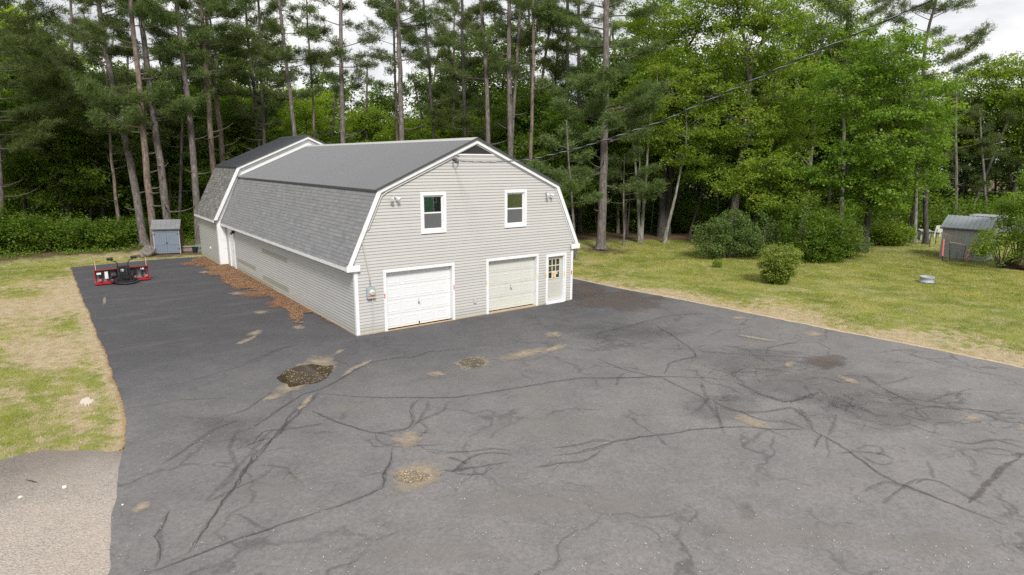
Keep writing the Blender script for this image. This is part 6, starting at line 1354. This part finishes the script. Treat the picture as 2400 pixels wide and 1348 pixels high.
# --- snow plough lying on the drive
a, b = G(226, 672), G(353, 658); mid = (a+b)/2; rzp = math.atan2(b[1]-a[1], b[0]-a[0]); WP = float(np.linalg.norm((b-a)[:2])); print('plough width', WP)
pl = empty('snow_plough', (float(mid[0]), float(mid[1]), .03), rzp, 'red and black vehicle snow plough parked at the far end of the drive', 'snow plough')
prd = paint('plough_red', (.36, .012, .018), .35, .1, (.25, .03, .03), 3); pgy = paint('worn_grey_steel', (.16, .165, .18), .35, .15, (.3, .3, .3), 4, metal=.3); hw_ = WP/2
# moldboard: curved sheet, hollow side away from us
prof = [(.22, .05), (.30, .16), (.335, .32), (.32, .48), (.26, .62), (.16, .72)]
ms = MB(); n_ = len(prof); ms.add([(x, y, z) for x in (-hw_, hw_) for y, z in prof]+[(x, y+.012, z) for x in (-hw_, hw_) for y, z in prof], [(i, i+1, n_+i+1, n_+i) for i in range(n_-1)]+[(2*n_+i, 3*n_+i, 3*n_+i+1, 2*n_+i+1) for i in range(n_-1)])
ms.build('moldboard', pgy, pl, smooth=True)
MB().box(-hw_, hw_, .14, .22, .70, .735).build('top_rail', prd, pl, bevel=.01); MB().box(-hw_, hw_, .10, .23, .02, .16).build('bottom_rail', prd, pl, bevel=.012); MB().box(-hw_, hw_, .20, .235, -.02, .06).build('cutting_edge', M['black'], pl)
MB().box(-hw_, hw_, -.02, .11, .04, .12).build('trip_bar', prd, pl, bevel=.01)
for i in range(9):
    x_ = -hw_+.02+i*(WP-.04)/8; r_ = MB(); r_.prism_y([(0, 0)], 0, 1) if False else None
    pr = [(.10, .06), (.22, .05), (.30, .16), (.335, .32), (.32, .48), (.26, .62), (.16, .72), (.13, .70), (.16, .5), (.17, .3)]
    r_.add([(x_-.012, y, z) for y, z in pr]+[(x_+.012, y, z) for y, z in pr], [tuple(range(9, -1, -1)), tuple(range(10, 20))]+[(k, (k+1) % 10, 10+(k+1) % 10, 10+k) for k in range(10)])
    r_.build('rib', prd if i in (0, 8) else M['black'], pl)
pink = flat('faded_red_spring_cover', (.55, .13, .13), .6)
for x_ in (-.84, -.32, .42, .86):
    MB().box(x_*hw_*1.0-.06, x_*hw_+.06, -.03, .07, .21, .31).build('spring_bracket', pink, pl, bevel=.008)
    MB().lathe([(.001, -.02), (.035, -.02), (.035, .22), (.001, .22)], (x_*hw_, .06, .30), 8).build('spring', M['black'], pl)
MB().box(-hw_*.58-.07, -hw_*.58+.07, .145, .165, .28, .62).build('white_plate', M['white'], pl); 
MB().box(-hw_*.84-.09, -hw_*.84+.09, .16, .175, .50, .60).build('decal', M['white'], pl); MB().box(hw_*.76-.07, hw_*.76+.07, .16, .175, .56, .64).build('decal', M['white'], pl)
# lift frame and mount
fm = MB(); fm.box(-.34, .34, -.38, -.30, .05, .16).box(-.40, -.32, -.42, .1, .02, .34).box(.32, .40, -.42, .1, .02, .34).box(-.30, .30, -.26, -.06, .16, .38).box(-.26, -.20, -.24, -.14, .3, .88).box(.20, .26, -.24, -.14, .3, .88).box(-.26, .26, -.25, -.13, .80, .88)
fm.box(-.16, .16, -.28, -.10, .40, .78); fm.tube([(-.3, -.34, .08), (-.05, -.62, .06), (.25, -.60, .06), (.62, -.40, .12)], .055, 8); fm.tube([(-.42, -.2, .12), (-.55, .1, .1)], .045, 8); fm.tube([(.42, -.2, .12), (.65, .1, .1)], .045, 8); fm.build('mount_frame', M['black'], pl, bevel=.008)
MB().tube([(-.36, -.10, .34), (-.52, .12, .28)], .05, 10).tube([(.36, -.10, .34), (.52, .12, .28)], .05, 10).build('ram', M['black'], pl)
MB().lathe([(.001, -.10), (.11, -.10), (.13, -.05), (.13, .10), (.001, .10)], (-.42, -.12, .45), 14, 'x').build('motor', M['black'], pl); MB().box(-.13, .0, -.288, -.281, .62, .74).build('label_plate', M['conduit'], pl)
hs = MB()
for k in range(4): hs.tube([(-.2+.1*k, -.28, .7), (-.25+.12*k, -.40, .5), (-.1+.08*k, -.42, .3), (.05*k, -.30, .2)], .014, 5)
hs.build('hose', M['black'], pl)
MB().tube([(.42+.16*math.cos(t), -.16, .42+.16*math.sin(t)) for t in np.linspace(-.6, 4.0, 14)], .02, 6).build('cable_loop', M['black'], pl)
for s_ in (-1, 1):
    MB().tube([(.22*s_, -.18, .86), (.225*s_, -.18, 1.02), (.30*s_, -.18, 1.13), (.46*s_, -.18, 1.17)], .024, 8).build('light_arm', M['black'], pl)
    lm = MB(); lm.lathe([(.001, -.14), (.05, -.14), (.075, -.10), (.08, .06), (.06, .12), (.001, .13)], (.50*s_, -.16, 1.26), 12, 'x'); lp = lm.build('plough_light', M['black'], pl)
    MB().lathe([(.001, .0), (.05, .0)], (.50*s_, -.085, 1.26), 10, 'y').build('lens', M['lamp'], lp)
    gx_ = -hw_*.93 if s_ < 0 else hw_*.93; MB().tube([(gx_, .18, .74), (gx_-.03*0, .18, 1.16)], .012, 6).build('guide_rod', flat('pink_white_rod', (.75, .52, .46), .5), pl)
MB().box(-.30, -.24, -.3, -.2, .0, .3).box(.24, .30, -.3, -.2, .0, .3).build('stand_leg', M['black'], pl)
print('OBJECTS', len(bpy.data.objects), 'TRIS', sum(sum(len(p.vertices)-2 for p in m.polygons) if len(m.polygons) < 20000 else len(m.polygons)*(m.polygons[0].loop_total-2) for m in bpy.data.meshes))
